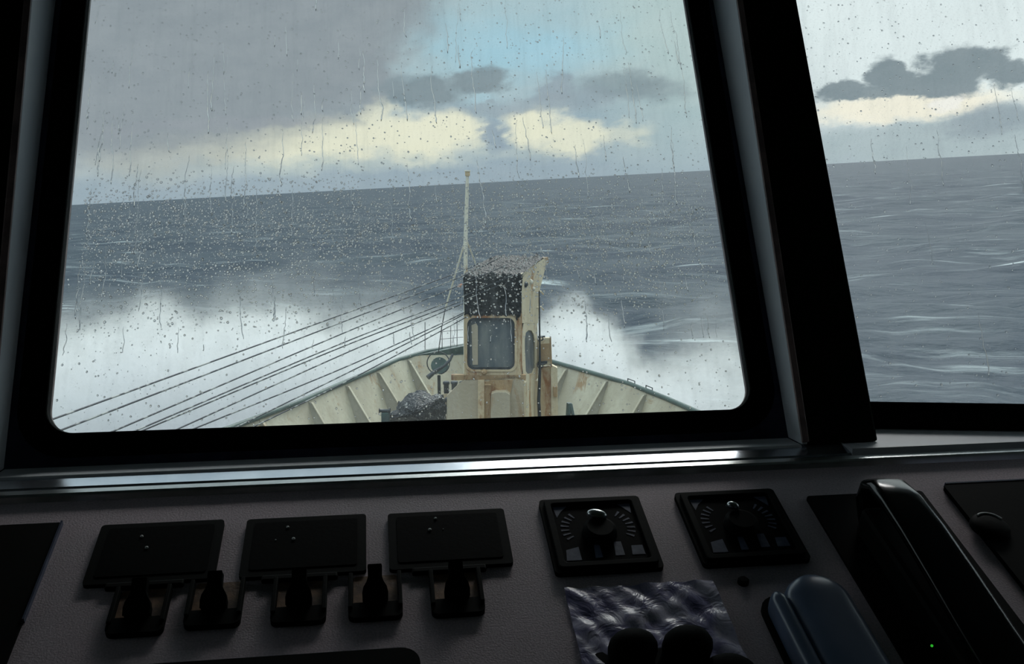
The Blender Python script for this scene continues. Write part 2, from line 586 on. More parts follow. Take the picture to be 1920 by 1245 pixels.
def Yat(py):
    d = W(960, py); return EYE.y + d.y * ((sill_z - EYE.z) / d.z)


y_gap, y_str = Yat(868), Yat(883)
yb_s = ym + .012; TS = .17
prof = [(yb_s, sill_z + .0006), (y_gap + .0015, sill_z - (yb_s - y_gap) * TS), (y_gap, sill_z - (yb_s - y_gap) * TS - .002), (y_gap, sill_z - .03), (yb_s, sill_z - .03)]


def xprism(mb, prof, x0, x1):
    n = len(prof)
    P = [Vector((x0, y, z)) for y, z in prof] + [Vector((x1, y, z)) for y, z in prof]
    return mb.add(P, [tuple(range(n)), tuple(reversed(range(n, 2 * n)))] + [(i, (i + 1) % n, n + (i + 1) % n, n + i) for i in range(n)])


SILL = empty('trim_1', Matrix.Identity(4), kind='structure')
xprism(MB(), prof, XL, x1e).build('window_sill', M['polished'], SILL)
hb = .0012
y1_, y0_ = Yat(873.5), y_str
zf = sill_z - (yb_s - y_gap) * TS - .001
SB = y_gap - .004
xprism(MB(), [(SB, zf - .012), (SB, zf - .0008), (SB - .0015, zf), (SB - .009, zf - .0019), (SB - .011, zf - .0043), (SB - .011, zf - .012)], XL, XR).build('aluminium_strip', M['alu'], SILL)
c0 = W(960, 885); c0 = EYE + c0 * ((zf - .0045 - EYE.z) / c0.z)
slope = math.radians(21.5)
sv = Vector((0, math.cos(slope), math.sin(slope)))
nv = XV.cross(sv)
FC = frame(Vector((0, c0.y, c0.z)), XV, sv, nv)
FCi = FC.inverted()


def C(px, py, h=0.0):
    q = FCi @ on_plane(px, py, c0 + nv * h, nv)
    return q.x, q.y



# screws and drain plugs along the joint
for i, (px, py, r) in enumerate(((300, 890, .0028), (508, 882, .0032), (571, 879, .0026), (1181, 857, .0036), (1718, 832, .0036), (1752, 829, .0022), (858, 869, .0014))):
    d = W(px, py + 1); p = EYE + d * ((zf + .001 - EYE.z) / d.z)
    sc_m = Matrix.Translation(p + Vector((0, 0, .001))) @ Matrix.Diagonal((1, 1.2, 1.2, 1))
    MB().lathe([(r, -.004), (r, .0005), (r * .8, .0016), (r * .3, .0022)], sc_m, 12).build('screw_head', M['screw'], SILL)

# ---- window 2, on the next facet of the wheelhouse front
ang2 = math.radians(13)
X2 = Vector((math.cos(ang2), -math.sin(ang2), 0))
Y2 = Vector((math.sin(ang2), math.cos(ang2), 0))
w2 = (Y2 * math.sin(rake) + Vector((0, 0, math.cos(rake)))).normalized()
n2v = X2.cross(w2)
p2 = W(1637, 757); p2 = EYE + p2 * (1.255 / p2.y)
FW2 = frame(p2, X2, w2, n2v); FW2i = FW2.inverted()
win2 = empty('window_2', FW2, kind='structure')
L2 = .78
MB().prism([(-.13, -.012), (L2, -.012), (L2, .80), (-.13, .80)], -.006, 0).build('window_pane', M['glass2'], win2)
MB().prism([(-.13, -.034), (L2, -.034), (L2, 0), (-.13, 0)], -.008, .010).build('rubber_gasket', M['rubber'], win2, .003)
MB().prism([(-.13, -.060), (L2, -.060), (L2, -.022), (-.13, -.022)], -.012, .001).build('window_flange', M['flange'], win2)
MB().prism([(-.13, .79), (L2, .79), (L2, .86), (-.13, .86)], -.008, .010).build('window_head', M['rubber'], win2)
# ledge under window 2
fl2a = FW2 @ Vector((-.10, -.047, 0)); fl2b = FW2 @ Vector((L2, -.047, 0))
zt = sill_z
sl = [Vector((x1e, fl2a.y + .03, zt)), Vector((fl2b.x, max(fl2b.y + .03, y_gap + .01), zt)), Vector((fl2b.x, y_gap, zt)), Vector((x1e, y_gap, zt))]
MB().slab(sl, (0, 0, -.02)).build('window_sill', M['reveal'], SILL)

# ---- walls, pillar, ceiling, floor


def wall_panel(name, u0, u1, v0, v1, mat=M['black'], kind='structure', shift=0.0, th=None):
    A = [FG @ (mouth(u, v) + Vector((0, 0, -.001))) for u, v in ((u0, v0), (u1, v0), (u1, v1), (u0, v1))]
    o = MB().slab(A, Vector((0, .07, 0))).build(name, mat)
    return tag(o, kind=kind)


wall_panel('wall_front', -1.9, splay(fu0, .2).x - .0085, fv0 - .012, 1.09)
# band over both windows
wall_panel('wall_front', fu0 - .0085, 1.6, fv1 + .0, 1.15)
# pillar between the windows
def on_mouth(px, py):
    a_, b_, c_ = FG @ mouth(0, 0), FG @ mouth(1, 0), FG @ mouth(0, 1)
    return FGi @ on_plane(px, py, a_, (b_ - a_).cross(c_ - a_).normalized())


q1, q2 = on_mouth(1491, 0), on_mouth(1635, 755)
pilA = [FG @ mouth(u, v) for u, v in ((splay(fu1, fv0).x + .006, fv0 - .001), (q2.x, fv0 - .001), (q1.x, vT + .25), (splay(fu1, vT).x + .002, vT + .25))]
pil = MB().slab(pilA, Vector((.004, .13, 0))).build('wall_pillar', M['black'], None, .004)
tag(pil, kind='structure')
# strip under the sill, hidden behind the console
tag(MB().box(-1.9, 1.9, ym + .03, ym + .2, 0, sill_z - .025).build('wall_apron', M['black']), kind='structure')
HC = 2.28
tag(MB().box(-1.94, 1.94, -2.6, 2.2, HC, HC + .06).build('ceiling', M['ceil']), kind='structure')
tag(MB().box(-1.94, 1.94, -2.6, 1.5, -.06, 0).build('floor', M['deckin']), kind='structure')
for x0_, nm_w, nw in ((-1.98, 'wall_left', 3), (1.9, 'wall_right', 3)):
    wl_ = MB()
    wl_.box(x0_, x0_ + .08, -2.6, 2.2, 0, 1.2); wl_.box(x0_, x0_ + .08, -2.6, 2.2, 2.05, HC)
    for ya, yb_ in ((-2.6, .7), (2.1, 2.2)): wl_.box(x0_, x0_ + .08, ya, yb_, 1.2, 2.05)
    tag(wl_.build(nm_w, M['ceil']), kind='structure')
    for k_, (ya, yb_) in enumerate(((.7, 2.1),)):  # unseen side windows, added to light the reveals of the front window
        tag(MB().box(x0_ + .03, x0_ + .036, ya, yb_, 1.2, 2.05).build('window_%d' % (nw + k_ if nm_w == 'wall_left' else nw + k_ + 1), M['glass2']), kind='structure')
tag(MB().box(-1.98, 1.98, -2.68, -2.6, 0, HC).build('wall_back', M['ceil']), kind='structure')
# front wall on the far side of window 2
a = FW2 @ Vector((L2, -.06, -.03)); b = FW2 @ Vector((L2, .9, -.03))
tag(MB().slab([a, Vector((1.95, a.y - .15, a.z)), Vector((1.95, b.y - .15, b.z)), b], (0, -.06, 0)).build('wall_front', M['black']), kind='structure')


# ---- water on the panes
def water_cover(n, u0, u1, v0, v1, rmin, rmax, name, parent, soft=False, seg=7):
    """closed domes of rain water standing on the outer face (local z = -0.0062)"""
    V = []; F = []
    prof = ((1.0, 0.0), (.82, .44), (.50, .80), (.12, 1.0))
    k = 0
    while k < n:
        u = rng.uniform(u0, u1); v = rng.uniform(v0, v1)
        if soft: v = float(np.clip(rng.triangular(v0, v0 + (v1 - v0) * .66, v1), .004, .8))
        t = rng.random() ** 3.2
        r = rmin + (rmax - rmin) * t
        el_ = rng.uniform(.85, 1.35)
        h = rng.uniform(.40, .62)
        ph = rng.uniform(0, 6.28)
        jit = 1 + .16 * np.sin(np.arange(seg) * 2 + ph) * rng.random()
        base = len(V)
        for pr, pz in prof:
            for s_ in range(seg):
                a_ = 2 * math.pi * s_ / seg + ph
                V.append((u + math.cos(a_) * r * pr * jit[s_], v + math.sin(a_) * r * pr * el_ * jit[s_], -.0062 - pz * r * h))
        for i in range(len(prof) - 1):
            for s_ in range(seg):
                s2 = (s_ + 1) % seg
                F.append((base + i * seg + s_, base + (i + 1) * seg + s_, base + (i + 1) * seg + s2, base + i * seg + s2))
        F.append(tuple(base + s_ for s_ in range(seg)))
        F.append(tuple(base + 3 * seg + s_ for s_ in reversed(range(seg))))
        k += 1
    me = bpy.data.meshes.new(name); me.from_pydata(V, [], F)
    me.polygons.foreach_set('use_smooth', [len(f) == 4 for f in F]); me.materials.append(M['water']); me.update()
    o = bpy.data.objects.new(name, me); COL.objects.link(o); o.parent = parent
    return tag(o, kind='stuff')


def runs(n, u0, u1, v0, v1, name, parent, hot=()):
    """thin wandering trails of water running down the pane"""
    V = []; F = []
    for k in range(n):
        if k < len(hot): u, v, ln = hot[k]
        else: u, v, ln = rng.uniform(u0, u1), rng.uniform(v0, v1), rng.uniform(.02, .11)
        r = rng.uniform(.00035, .0008)
        m = max(6, int(ln / .004)); dx = 0; pts = []
        for i in range(m):
            dx += rng.normal(0, .0007)
            pts.append((u + dx, v - ln * i / (m - 1)))
        pts = [p for p in pts if p[1] > v0]
        if len(pts) < 3: continue
        base = len(V)
        for i, (x, y) in enumerate(pts):
            t = i / (len(pts) - 1); rr = r * (.45 + .75 * t) * (1 if 0 < i < len(pts) - 1 else .3)
            for a_ in (0, 50, 130, 180):
                an = math.radians(a_)
                V.append((x + rr * math.cos(an), y, -.0062 - rr * .7 * math.sin(an)))
        for i in range(len(pts) - 1):
            for s_ in range(4):
                F.append((base + i * 4 + s_, base + i * 4 + (s_ + 1) % 4, base + (i + 1) * 4 + (s_ + 1) % 4, base + (i + 1) * 4 + s_))
        F.append((base + 3, base + 2, base + 1, base)); e = base + (len(pts) - 1) * 4
        F.append((e, e + 1, e + 2, e + 3))
    me = bpy.data.meshes.new(name); me.from_pydata(V, [], F)
    me.polygons.foreach_set('use_smooth', [True] * len(F)); me.materials.append(M['water']); me.update()
    import bmesh
    bm = bmesh.new(); bm.from_mesh(me); bmesh.ops.recalc_face_normals(bm, faces=bm.faces); bm.to_mesh(me); bm.free()
    o = bpy.data.objects.new(name, me); COL.objects.link(o); o.parent = parent
    return tag(o, kind='stuff')


water_cover(6500, uL + .004, uR - .004, vB + .004, .70, .00035, .0015, 'raindrops', win1)
water_cover(9500, uL + .02, uR - .015, .12, .36, .0007, .0019, 'raindrops', win1, True)
runs(150, uL + .01, uR - .01, .1, .66, 'water_runs', win1)
water_cover(2600, -.1, .45, .004, .70, .0004, .0017, 'raindrops', win2)
runs(22, -.05, .40, .02, .62, 'water_runs', win2)

# ================================================================= CONSOLE
con = empty('bridge_console', FC, 'speckled grey sloping bridge console under the windows, set with instruments and levers', 'console')
CW0, CW1, CD = -.62, 1.45, -.56
MB().prism([(CW0, CD), (CW1, CD), (CW1, -.002), (CW0, -.002)], -.03, 0).build('desk_panel', M['console'], con, .003)
toplo = FC @ Vector((0, CD, -.03))
fr = [Vector((CW0 + .02, toplo.y + .02, 0.0)), Vector((CW1 - .02, toplo.y + .02, 0.0)), Vector((CW1 - .02, c0.y + .02, 0.0)), Vector((CW0 + .02, c0.y + .02, 0.0))]
top = [Vector((CW0 + .02, toplo.y + .02, toplo.z + .01)), Vector((CW1 - .02, toplo.y + .02, toplo.z + .01)), Vector((CW1 - .02, c0.y + .02, c0.z - .03)), Vector((CW0 + .02, c0.y + .02, c0.z - .03))]
MB().hexa([FCi @ p for p in fr + top]).build('pedestal', M['console'], con)


def at_con(u, v, rz=0.0, h=0.0):
    return FC @ Matrix.Translation((u, v, h)) @ Matrix.Rotation(rz, 4, 'Z')


# --- three flat black instruments
def meter():
    e = empty('panel_meter', at_con(0, 0))
    MB().prism(rrect(-.062, .062, -.0445, .0445, .004, 3), 0, .005).build('bezel', M['matt_black'], e, .0015)
    MB().prism(rrect(-.053, .053, -.035, .037, .003, 3), .005, .0058).build('dial', M['dialface'], e)
    MB().box(-.040, .034, -.0515, -.0435, .0, .006).build('lower_lip', M['matt_black'], e, .002)  # black lip along the lower edge of the meter
    return e


def bead(parent, x, y, z, r, name='glint_bead', mat=None):
    return MB().lathe([(r * .7, -r * .2), (r, r * .2), (r * .8, r * .75), (r * .3, r)], Matrix.Translation((x, y, z)), 10).build(name, mat or M['glint_white'], parent)


m0 = meter()
mlab = ('flat black panel meter with two pale glints, leftmost of the three black rectangular meters',
        'flat black panel meter, the middle one of the three black rectangular meters',
        'flat black panel meter nearest the dials, rightmost of the three black rectangular meters')
glint_spots = (((-.018, .022), (-.010, .004)), ((-.019, .027), (-.012, .008), (-.030, .008)), ((-.012, .031), (-.019, .013), (-.005, .013)))
meters = [m0, copy_tree(m0), copy_tree(m0)]
def centre(quad_, h):
    p = [C(x, y, h) for x, y in quad_]
    return sum(q[0] for q in p) / 4, sum(q[1] for q in p) / 4, (p[1][0] + p[2][0] - p[0][0] - p[3][0]) / 2, (p[0][1] + p[1][1] - p[2][1] - p[3][1]) / 2


for i, qd in enumerate((((193, 983), (422, 975), (400, 1085), (152, 1096)), ((463, 972), (688, 965), (685, 1071), (448, 1082)), ((727, 963), (945, 953), (962, 1054), (730, 1070)))):
    u, v, sx, sy = centre(qd, .005)
    o = meters[i]
    o.matrix_world = at_con(u, v) @ Matrix.Diagonal((sx / .124, sy / .089, 1, 1))
    tag(o, mlab[i], 'meter', 'black panel meters on the console')
    for j, (x, y) in enumerate(glint_spots[i]):
        bead(o, x, y, .0058, (.0017, .0019, .0009)[j])  # white beads stand in for small glints on the dark face


# --- five switch knobs in their forked guards
def knob():
    e = empty('rotary_switch', at_con(0, 0))
    # guard: base block and two side cheeks around a brass plate
    MB().prism(rrect(-.022, .022, -.026, .026, .003, 3), 0, .0015).build('scale_plate', M['brown'], e)
    for s_ in (-1, 1):
        MB().box(s_ * .0245 - .0022, s_ * .0245 + .0022, -.024, .024, 0, .010).build('guard_cheek', M['matt_black'], e, .001)
    MB().prism(rrect(-.0265, .0265, -.036, -.016, .007, 5), 0, .007).build('base_block', M['matt_black'], e, .002)
    # bottle-shaped grip standing up and leaning towards the window
    poly = [(-.0125, 0), (.0125, 0), (.0128, .008), (.0115, .014), (.0085, .019), (.0070, .024), (.0072, .035), (.0066, .037), (-.0066, .037), (-.0072, .035), (-.0070, .024), (-.0085, .019), (-.0115, .014), (-.0128, .008)]
    mt = Matrix.Translation((0, -.016, .007)) @ Matrix.Rotation(math.radians(28), 4, 'X')
    MB().prism(poly, -.005, .005, mt).build('grip', M['matt_black'], e, .002)
    return e


k0 = knob()
klab = ('dark rotary switch in a forked guard, farthest left and deepest in shadow',
        'dark rotary switch in a forked guard, second from the left in the row of five',
        'dark rotary switch in a forked guard below the middle black meter, brownish plate showing',
        'dark rotary switch in a forked guard just left of the rightmost knob of the row',
        'dark rotary switch in a forked guard below the right black meter, rightmost of the row')
for i, (px, py) in enumerate(((262, 1152), (404, 1138), (562, 1132), (704, 1124), (856, 1117))):
    o = k0 if i == 0 else copy_tree(k0)
    u, v = C(px, py)
    o.matrix_world = at_con(u, v + .006)
    tag(o, klab[i], 'switch', 'switches below the meters')


# --- two square dial instruments
def dial():
    e = empty('dial_instrument', at_con(0, 0))
    MB().prism(rrect(-.0575, .0575, -.0585, .0585, .005, 4), 0, .006).build('bezel', M['matt_black'], e, .0015)
    MB().ring(rrect(-.053, .053, -.054, .054, .004, 4), rrect(-.046, .046, -.047, .047, .004, 4), .006, .010).build('bezel_rim', M['matt_black'], e, .001)
    MB().prism(rrect(-.046, .046, -.047, .047, .004, 4), .006, .0066).build('dial_face', M['dialface'], e)
    for s_ in (-1, 1):
        for k in range(7):
            a_ = math.radians(-30 + k * 14)
            cx, cy_ = s_ * .010, .006
            r0, r1 = .022, .031
            dx, dy = s_ * math.cos(a_), math.sin(a_)
            tx, ty = -dy * .0007, dx * .0007
            p = [(cx + dx * r0 + tx, cy_ + dy * r0 + ty), (cx + dx * r1 + tx * 2, cy_ + dy * r1 + ty * 2), (cx + dx * r1 - tx * 2, cy_ + dy * r1 - ty * 2), (cx + dx * r0 - tx, cy_ + dy * r0 - ty)]
            MB().prism(p, .0066, .0070).build('scale_mark', M['dialprint'], e)
    for x0, x1, y0, y1, sk in ((-.043, -.027, -.042, -.026, .004), (-.012, -.004, -.040, -.020, 0), (.010, .020, -.038, -.017, 0), (.028, .042, -.038, -.024, 0)):
        MB().prism([(x0, y0), (x1, y0), (x1, y1 + sk), (x0 + .002, y1)], .0066, .0070).build('scale_block', M['dialprint'], e)
    MB().prism([(-.044, .044), (-.028, .044), (-.036, .036), (-.042, .026)], .0066, .0070).build('scale_block', M['dialprint'], e)
    MB().prism([(.044, .044), (.030, .044), (.036, .036), (.042, .028)], .0066, .0070).build('scale_block', M['dialprint'], e)
    MB().lathe([(.019, .0066), (.018, .014), (.014, .0165)], Matrix.Translation((0, -.002, 0)), 28).build('hub', M['matt_black'], e)
    MB().lathe([(.0100, 0), (.0098, .0015), (.0088, .003), (.0068, .0042), (.004, .005), (.001, .0053)], Matrix.Translation((0, .017, .0155)) @ Matrix.Rotation(-.35, 4, 'Z') @ Matrix.Diagonal((1.15, .6, 1.3, 1)), 20).build('pointer', M['alu'], e)
    return e


d0 = dial()
for i, qd in enumerate((((1008, 937), (1195, 927), (1247, 1060), (1045, 1076)), ((1268, 925), (1447, 912), (1522, 1045), (1318, 1060)))):
    u, v, sx, sy = centre(qd, .007)
    o = d0 if i == 0 else copy_tree(d0)
    o.matrix_world = at_con(u, v) @ Matrix.Diagonal((sx / .115, sy / .117, 1, 1))
    tag(o, ('square black dial instrument with a bright white pointer, nearer to the meters', 'square black dial instrument with a small white pointer tip, beside the black telegraph lever')[i], 'dial', 'square dial instruments on the console')
    if i == 1:
        for ch in [x for x in bpy.data.objects if x.parent == o and x.name.startswith('pointer')]:
            ch.scale = (.6, .75, 1); ch.location = (-.004, .006, 0)

# --- plastic-covered sheet
u0, v0 = C(1053, 1105); u1, v1 = C(1340, 1093)
NX, NY = 44, 34


def sheet():
    e = MB()
    w, h = .158, .115
    P = []
    for j in range(NY):
        for i in range(NX):
            x = -w / 2 + w * i / (NX - 1); y = -h * j / (NY - 1)
            z = .0028 + .0016 * math.sin(x * 90 + 2 * math.sin(y * 70)) * math.cos(y * 60 + x * 35) + .0010 * math.sin(x * 230 + y * 150)
            z += .004 * max(0, (x - .06) / .02) ** 2 * .3
            P.append(Vector((x, y, z)))
    n = NX * NY
    P2 = [p - Vector((0, 0, .0009)) for p in P]
    F = []
    for j in range(NY - 1):
        for i in range(NX - 1):
            a_ = j * NX + i
            F += [(a_, a_ + NX, a_ + NX + 1, a_ + 1), (n + a_, n + a_ + 1, n + a_ + NX + 1, n + a_ + NX)]
    e.add(P + P2, F, True)
    bd = [j * NX for j in range(NY)] + [(NY - 1) * NX + i for i in range(1, NX)] + [j * NX + NX - 1 for j in range(NY - 2, -1, -1)] + [i for i in range(NX - 2, 0, -1)]
    e.add(P + P2, [(bd[k], n + bd[k], n + bd[(k + 1) % len(bd)], bd[(k + 1) % len(bd)]) for k in range(len(bd))])
    return e


def sheet_mat():
    m, b = new_mat('crumpled_lavender_plastic_sheet')
    co = b.node('ShaderNodeTexCoord').outputs['Object']
    f = b.mr(b.noise(co, 22, 4, .6, dist=1.2), .4, .62)
    c = b.mix(f, rgba((150, 146, 192)), rgba((228, 222, 244)))
    bs = b.node('ShaderNodeBump', {'Strength': .7, 'Distance': .004, 'Height': b.noise(co, 45, 4, .5, dist=1.0)})
    p = b.node('ShaderNodeBsdfPrincipled', {'Base Color': c, 'Roughness': .3, 'Specular IOR Level': 1.0, 'Normal': bs.outputs[0]})
    b.node('ShaderNodeOutputMaterial', {'Surface': p.outputs[0]})
    return m


so = sheet().build('plastic_sheet', sheet_mat())
so.matrix_world = at_con((u0 + u1) / 2, (v0 + v1) / 2)
tag(so, 'crumpled pale lavender plastic-covered sheet lying on the console below the dials', 'sheet')


# --- black rounded knobs standing in front of the sheet
def rounded_lever(px, py, wpx, hgt, label, lean=0):
    u, v = C(px, py, hgt)
    r = .0225 * wpx / 75
    e = empty('hand_lever', at_con(u, v - r * .55))
    secs = []
    for k in range(11):
        t = k / 10
        z = hgt * t if k < 6 else None
    prof = [(r * 1.15, 0), (r * 1.05, hgt * .12), (r * .95, hgt * .4), (r, hgt * .65), (r * .96, hgt * .8), (r * .8, hgt * .92), (r * .5, hgt * .985), (r * .12, hgt)]
    mt = Matrix.Diagonal((1, .72, 1, 1))
    MB().lathe(prof, mt, 24).build('knob_head', M['matt_black'], e)
    MB().prism(rrect(-r * 1.35, r * 1.35, -r * 1.1, r * 1.1, r * .4, 4), -.0005, .003).build('base_plate', M['matt_black'], e)
    return tag(e, label, 'lever', 'black rounded hand levers in front of the plastic sheet')


rounded_lever(1184, 1172, 78, .050, 'tall black round-topped hand lever in front of the left half of the plastic sheet')
rounded_lever(1286, 1166, 80, .050, 'tall black round-topped hand lever in front of the right half of the plastic sheet')
rounded_lever(1362, 1222, 84, .030, 'low black round-topped hand lever at the lower right corner of the plastic sheet')
rounded_lever(1122, 1242, 80, .028, 'low black round-topped hand lever at the lower left edge of the plastic sheet')


# --- blue-grey double lever
def capsule_bar(mb, uc, wd, vtop, vend, h0, h1, nose=None, seg=20):
    """rounded bar running towards the operator with a domed far end"""
    secs = []
    r = wd / 2
    nose = nose or r
    L = 16
    for k in range(L + 9):
        if k <= 8:
            a_ = math.pi / 2 * (k + .35) / 8.35; sc_ = math.sin(a_); y = vtop - nose * (1 - math.cos(a_ - 0)) if False else vtop - nose * (1 - math.cos(a_))
        else:
            sc_ = 1; t = (k - 8) / L; y = (vtop - nose) + (vend - vtop + nose) * t
        t_ = max(0, min(1, (vtop - y) / (vtop - vend)))
        h = (h0 + (h1 - h0) * t_)
        sec = []
        for s_ in range(seg):
            b_ = 2 * math.pi * s_ / seg
            cx, cz = math.cos(b_), math.sin(b_)
            ex = math.copysign(abs(cx) ** .75, cx) * r * sc_
            ez = math.copysign(abs(cz) ** .75, cz) * (h / 2) * (.55 + .45 * sc_)
            sec.append(Vector((uc + ex, y, h / 2 + ez)))
        secs.append(sec)
    return mb.loft(secs)


lv = empty('throttle_lever', at_con(0, 0), 'blue-grey rounded double throttle lever with a groove, in front of the black telegraph lever', 'lever')
hh = .035
uA, vA = C(1448, 1105, hh); uB, vB_ = C(1482, 1095, hh); uC_, vC_ = C(1605, 1110, hh)
uT, vT_ = C(1525, 1066, hh)
capsule_bar(MB(), (uB + uC_) / 2 - .003, (uC_ - uB) + .006, vT_, vT_ - .26, .034, .040, .030).build('broad_handle', M['bluegrey'], lv)
capsule_bar(MB(), uB - .013, .019, vT_ - .018, vT_ - .27, .030, .036, .014).build('narrow_handle', M['bluegrey'], lv)
MB().prism(rrect(uB - .026, uC_ + .006, vT_ - .27, vT_ - .006, .02, 5), 0, .006).build('lever_slot', M['matt_black'], lv)

# --- telegraph lever, big glossy black
tl = empty('telegraph_lever', at_con(0, 0), 'large glossy black engine telegraph lever curving towards the operator, right of the dials', 'lever')
ua, va = C(1510, 935); ub, vb = C(1700, 935)
MB().prism(rrect(ua, .640, -.56, va, .004, 3), 0, .004).build('telegraph_plate', M['matt_black'], tl, .001)
secs = []
hp = .062
uc0, vc0 = C(1640, 897, hp)
pathv = [(-.012, .010), (.004, .030), (.001, .050), (-.016, hp), (-.045, hp + .004), (-.09, hp + .002), (-.15, hp - .004), (-.22, hp - .012), (-.32, hp - .02), (-.42, hp - .03)]
for k, (dv, h) in enumerate(pathv):
    wd = .030 + min(1, k / 4) * .010 + k * .0022
    p0 = Vector((uc0 + .004 + k * .0012, vc0 + dv, h))
    nx = pathv[min(k + 1, len(pathv) - 1)]; pv = pathv[max(k - 1, 0)]
    t = Vector((0, nx[0] - pv[0], nx[1] - pv[1])).normalized()
    nn = Vector((0, -t.z, t.y))
    if k > 0 and nn.z > 0: nn = -nn
    th = .018
    sec = []
    for s_ in range(20):
        a_ = 2 * math.pi * s_ / 20
        cx, cz = math.cos(a_), math.sin(a_)
        ex = math.copysign(abs(cx) ** .6, cx) * wd / 2; ez = math.copysign(abs(cz) ** .7, cz) * th / 2
        sec.append(p0 + Vector((ex, 0, 0)) + Vector((0, t.z, -t.y)) * -ez)
    secs.append(sec)
MB().loft(secs).build('lever_handle', M['gloss_black'], tl)
MB().box(uc0 - .02, uc0 + .05, vc0 - .42, vc0 - .02, .004, .040).build('telegraph_housing', M['matt_black'], tl, .006)

# --- right-hand panel with round knob
ur, vr = C(1765, 915)
rp = empty('side_panel_unit', at_con(0, 0), 'dark inset panel with a round knob at the far right of the console', 'panel')
MB().prism(rrect(ur, 1.2, -.54, vr, .006, 4), 0, .006).build('cover_plate', M['matt_black'], rp, .001)
MB().prism([(ur + .004, vr - .0), (1.2, vr - .0), (1.2, vr + .0022), (ur + .004, vr + .0022)], 0, .0066).build('edge_highlight', M['highlight_grey'], rp)  # grey strip paints the highlight along the panel's far edge
uk, vk = C(1862, 972, .02)
MB().lathe([(.022, .006), (.021, .010), (.018, .0125), (.010, .014), (.003, .0145)], Matrix.Translation((uk, vk, 0)), 32).build('round_knob', M['matt_black'], rp)
MB().tube([(uk + .017 * math.cos(a_), vk + .017 * math.sin(a_), .0132) for a_ in np.linspace(.35, 2.1, 14)], .0013, 6).build('knob_glint_arc', M['glint_white'], rp)  # white arc paints the highlight on the knob's rim

# --- left dark panel
ul, vl = C(118, 983)
lp = empty('chart_display', at_con(0, 0), 'dark inset display panel with a thin pale edge at the far left of the console', 'panel')
MB().prism(rrect(-.405, ul - .001, -.54, vl, .003, 3), 0, .003).build('screen_cover', M['matt_black'], lp)
MB().box(ul - .0012, ul + .0006, -.20, vl, 0, .0055).build('edge_highlight', M['highlight_grey'], lp)  # highlight on the panel's side edge, put in as a grey strip

# --- black padded box at the near edge
ux, vx = C(762, 1213, .02)
bx = empty('arm_rest', at_con(0, 0), 'black padded armrest block with rounded corner at the near edge of the console', 'armrest')
MB().prism(rrect(-.36, ux + .012, -.52, vx, .018, 6), 0, .020).build('pad', M['matt_black'], bx, .002)
MB().prism([(-.20, vx - .0006), (ux - .008, vx - .0006), (ux - .008, vx + .0008), (-.20, vx + .0008)], .015, .0192).build('pad_highlight', M['highlight_grey'], bx)  # thin grey strip as painted highlight on the pad's top edge

# --- small button and indicator
u, v = C(1393, 1093)
o = MB().lathe([(.006, 0), (.006, .004), (.004, .006)], None, 14).build('push_button', M['matt_black']); o.matrix_world = at_con(u, v)
tag(o, 'small black push button between the right dial and the plastic sheet', 'button')
mg, bgm = new_mat('green_indicator_light')
em = bgm.node('ShaderNodeEmission', {'Color': (.05, .8, .05, 1), 'Strength': .5}); bgm.node('ShaderNodeOutputMaterial', {'Surface': em.outputs[0]})
u, v = C(1750, 1203, .046)
o = MB().lathe([(.0012, 0), (.0012, .0012), (.0006, .0018)], None, 10).build('indicator_lamp', mg); o.matrix_world = at_con(u, v, 0, .040)
tag(o, 'tiny green indicator light at the lower right beside the telegraph lever', 'lamp')

# ================================================================= SHIP OUTSIDE
fd = W(1000, 353); fyaw = math.atan2(fd.x, fd.y)
YF = Vector((math.sin(fyaw), math.cos(fyaw), 0)); XF = Vector((math.cos(fyaw), -math.sin(fyaw), 0)); ZF = Vector((0, 0, 1))
FF = frame(EYE, XF, YF, ZF); FFi = FF.inverted()


def P(px, py, d):
    """point of a sight line at forward distance d, in ship coordinates"""
    q = W(px, py); return FFi @ (EYE + q * (d / q.dot(YF)))


def H(px, py, z):
    """point of a sight line at height z below the eye, in ship coordinates"""
    q = W(px, py); return FFi @ (EYE + q * (z / q.z))


RZ = -4.25
left_px = [(905, 645), (868, 650), (800, 661), (745, 677), (700, 697), (640, 722), (560, 757), (430, 806), (300, 850), (150, 898)]
right_px = [(905, 645), (960, 655), (1035, 680), (1105, 700), (1180, 722), (1250, 750), (1300, 772), (1400, 815), (1500, 862)]


def rail_pts(pl): return [H(x, y, RZ) for x, y in pl]


RL, RR = rail_pts(left_px), rail_pts(right_px)
DZ = RZ - 1.55


def foot(p, side):
    """deck-level foot of the bulwark: it leans in towards the centre line"""
    q = Vector((p.x + side * .55, p.y - .55, DZ)); return q


bow = empty('ship_bow', FF, 'salt-streaked white bow bulwark of the ship with green cap rail, ahead of the window', 'ship')
# deck and hull
deck_poly = [foot(p, 1) for p in RL[1:]][::-1] + [Vector((RL[0].x, RL[0].y - .9, DZ))] + [foot(p, -1) for p in RR[1:]]
MB().slab(deck_poly, (0, 0, -.06)).build('foredeck', M['shipdeck'], bow)
hl = MB()
for PL, sd in ((RL, 1), (RR, -1)):
    for a_, b_ in zip(PL[:-1], PL[1:]):
        lo = [Vector((q.x + sd * 1.1, q.y - 1.2, -9.9)) for q in (a_, b_)]
        o_ = Vector((-sd * .05, .05, 0))
        hl.add([a_ + o_, b_ + o_, lo[1] + o_, lo[0] + o_, a_ + o_ * .3, b_ + o_ * .3, lo[1], lo[0]],
               [(0, 1, 2, 3), (7, 6, 5, 4), (0, 4, 5, 1), (1, 5, 6, 2), (2, 6, 7, 3), (3, 7, 4, 0)])
hl.build('hull_plating', M['hull'], bow)


def sub(PL, k, t): return PL[k].lerp(PL[k + 1], t)


def interp(PL, s_):
    k = min(int(s_), len(PL) - 2); return PL[k].lerp(PL[k + 1], s_ - k)


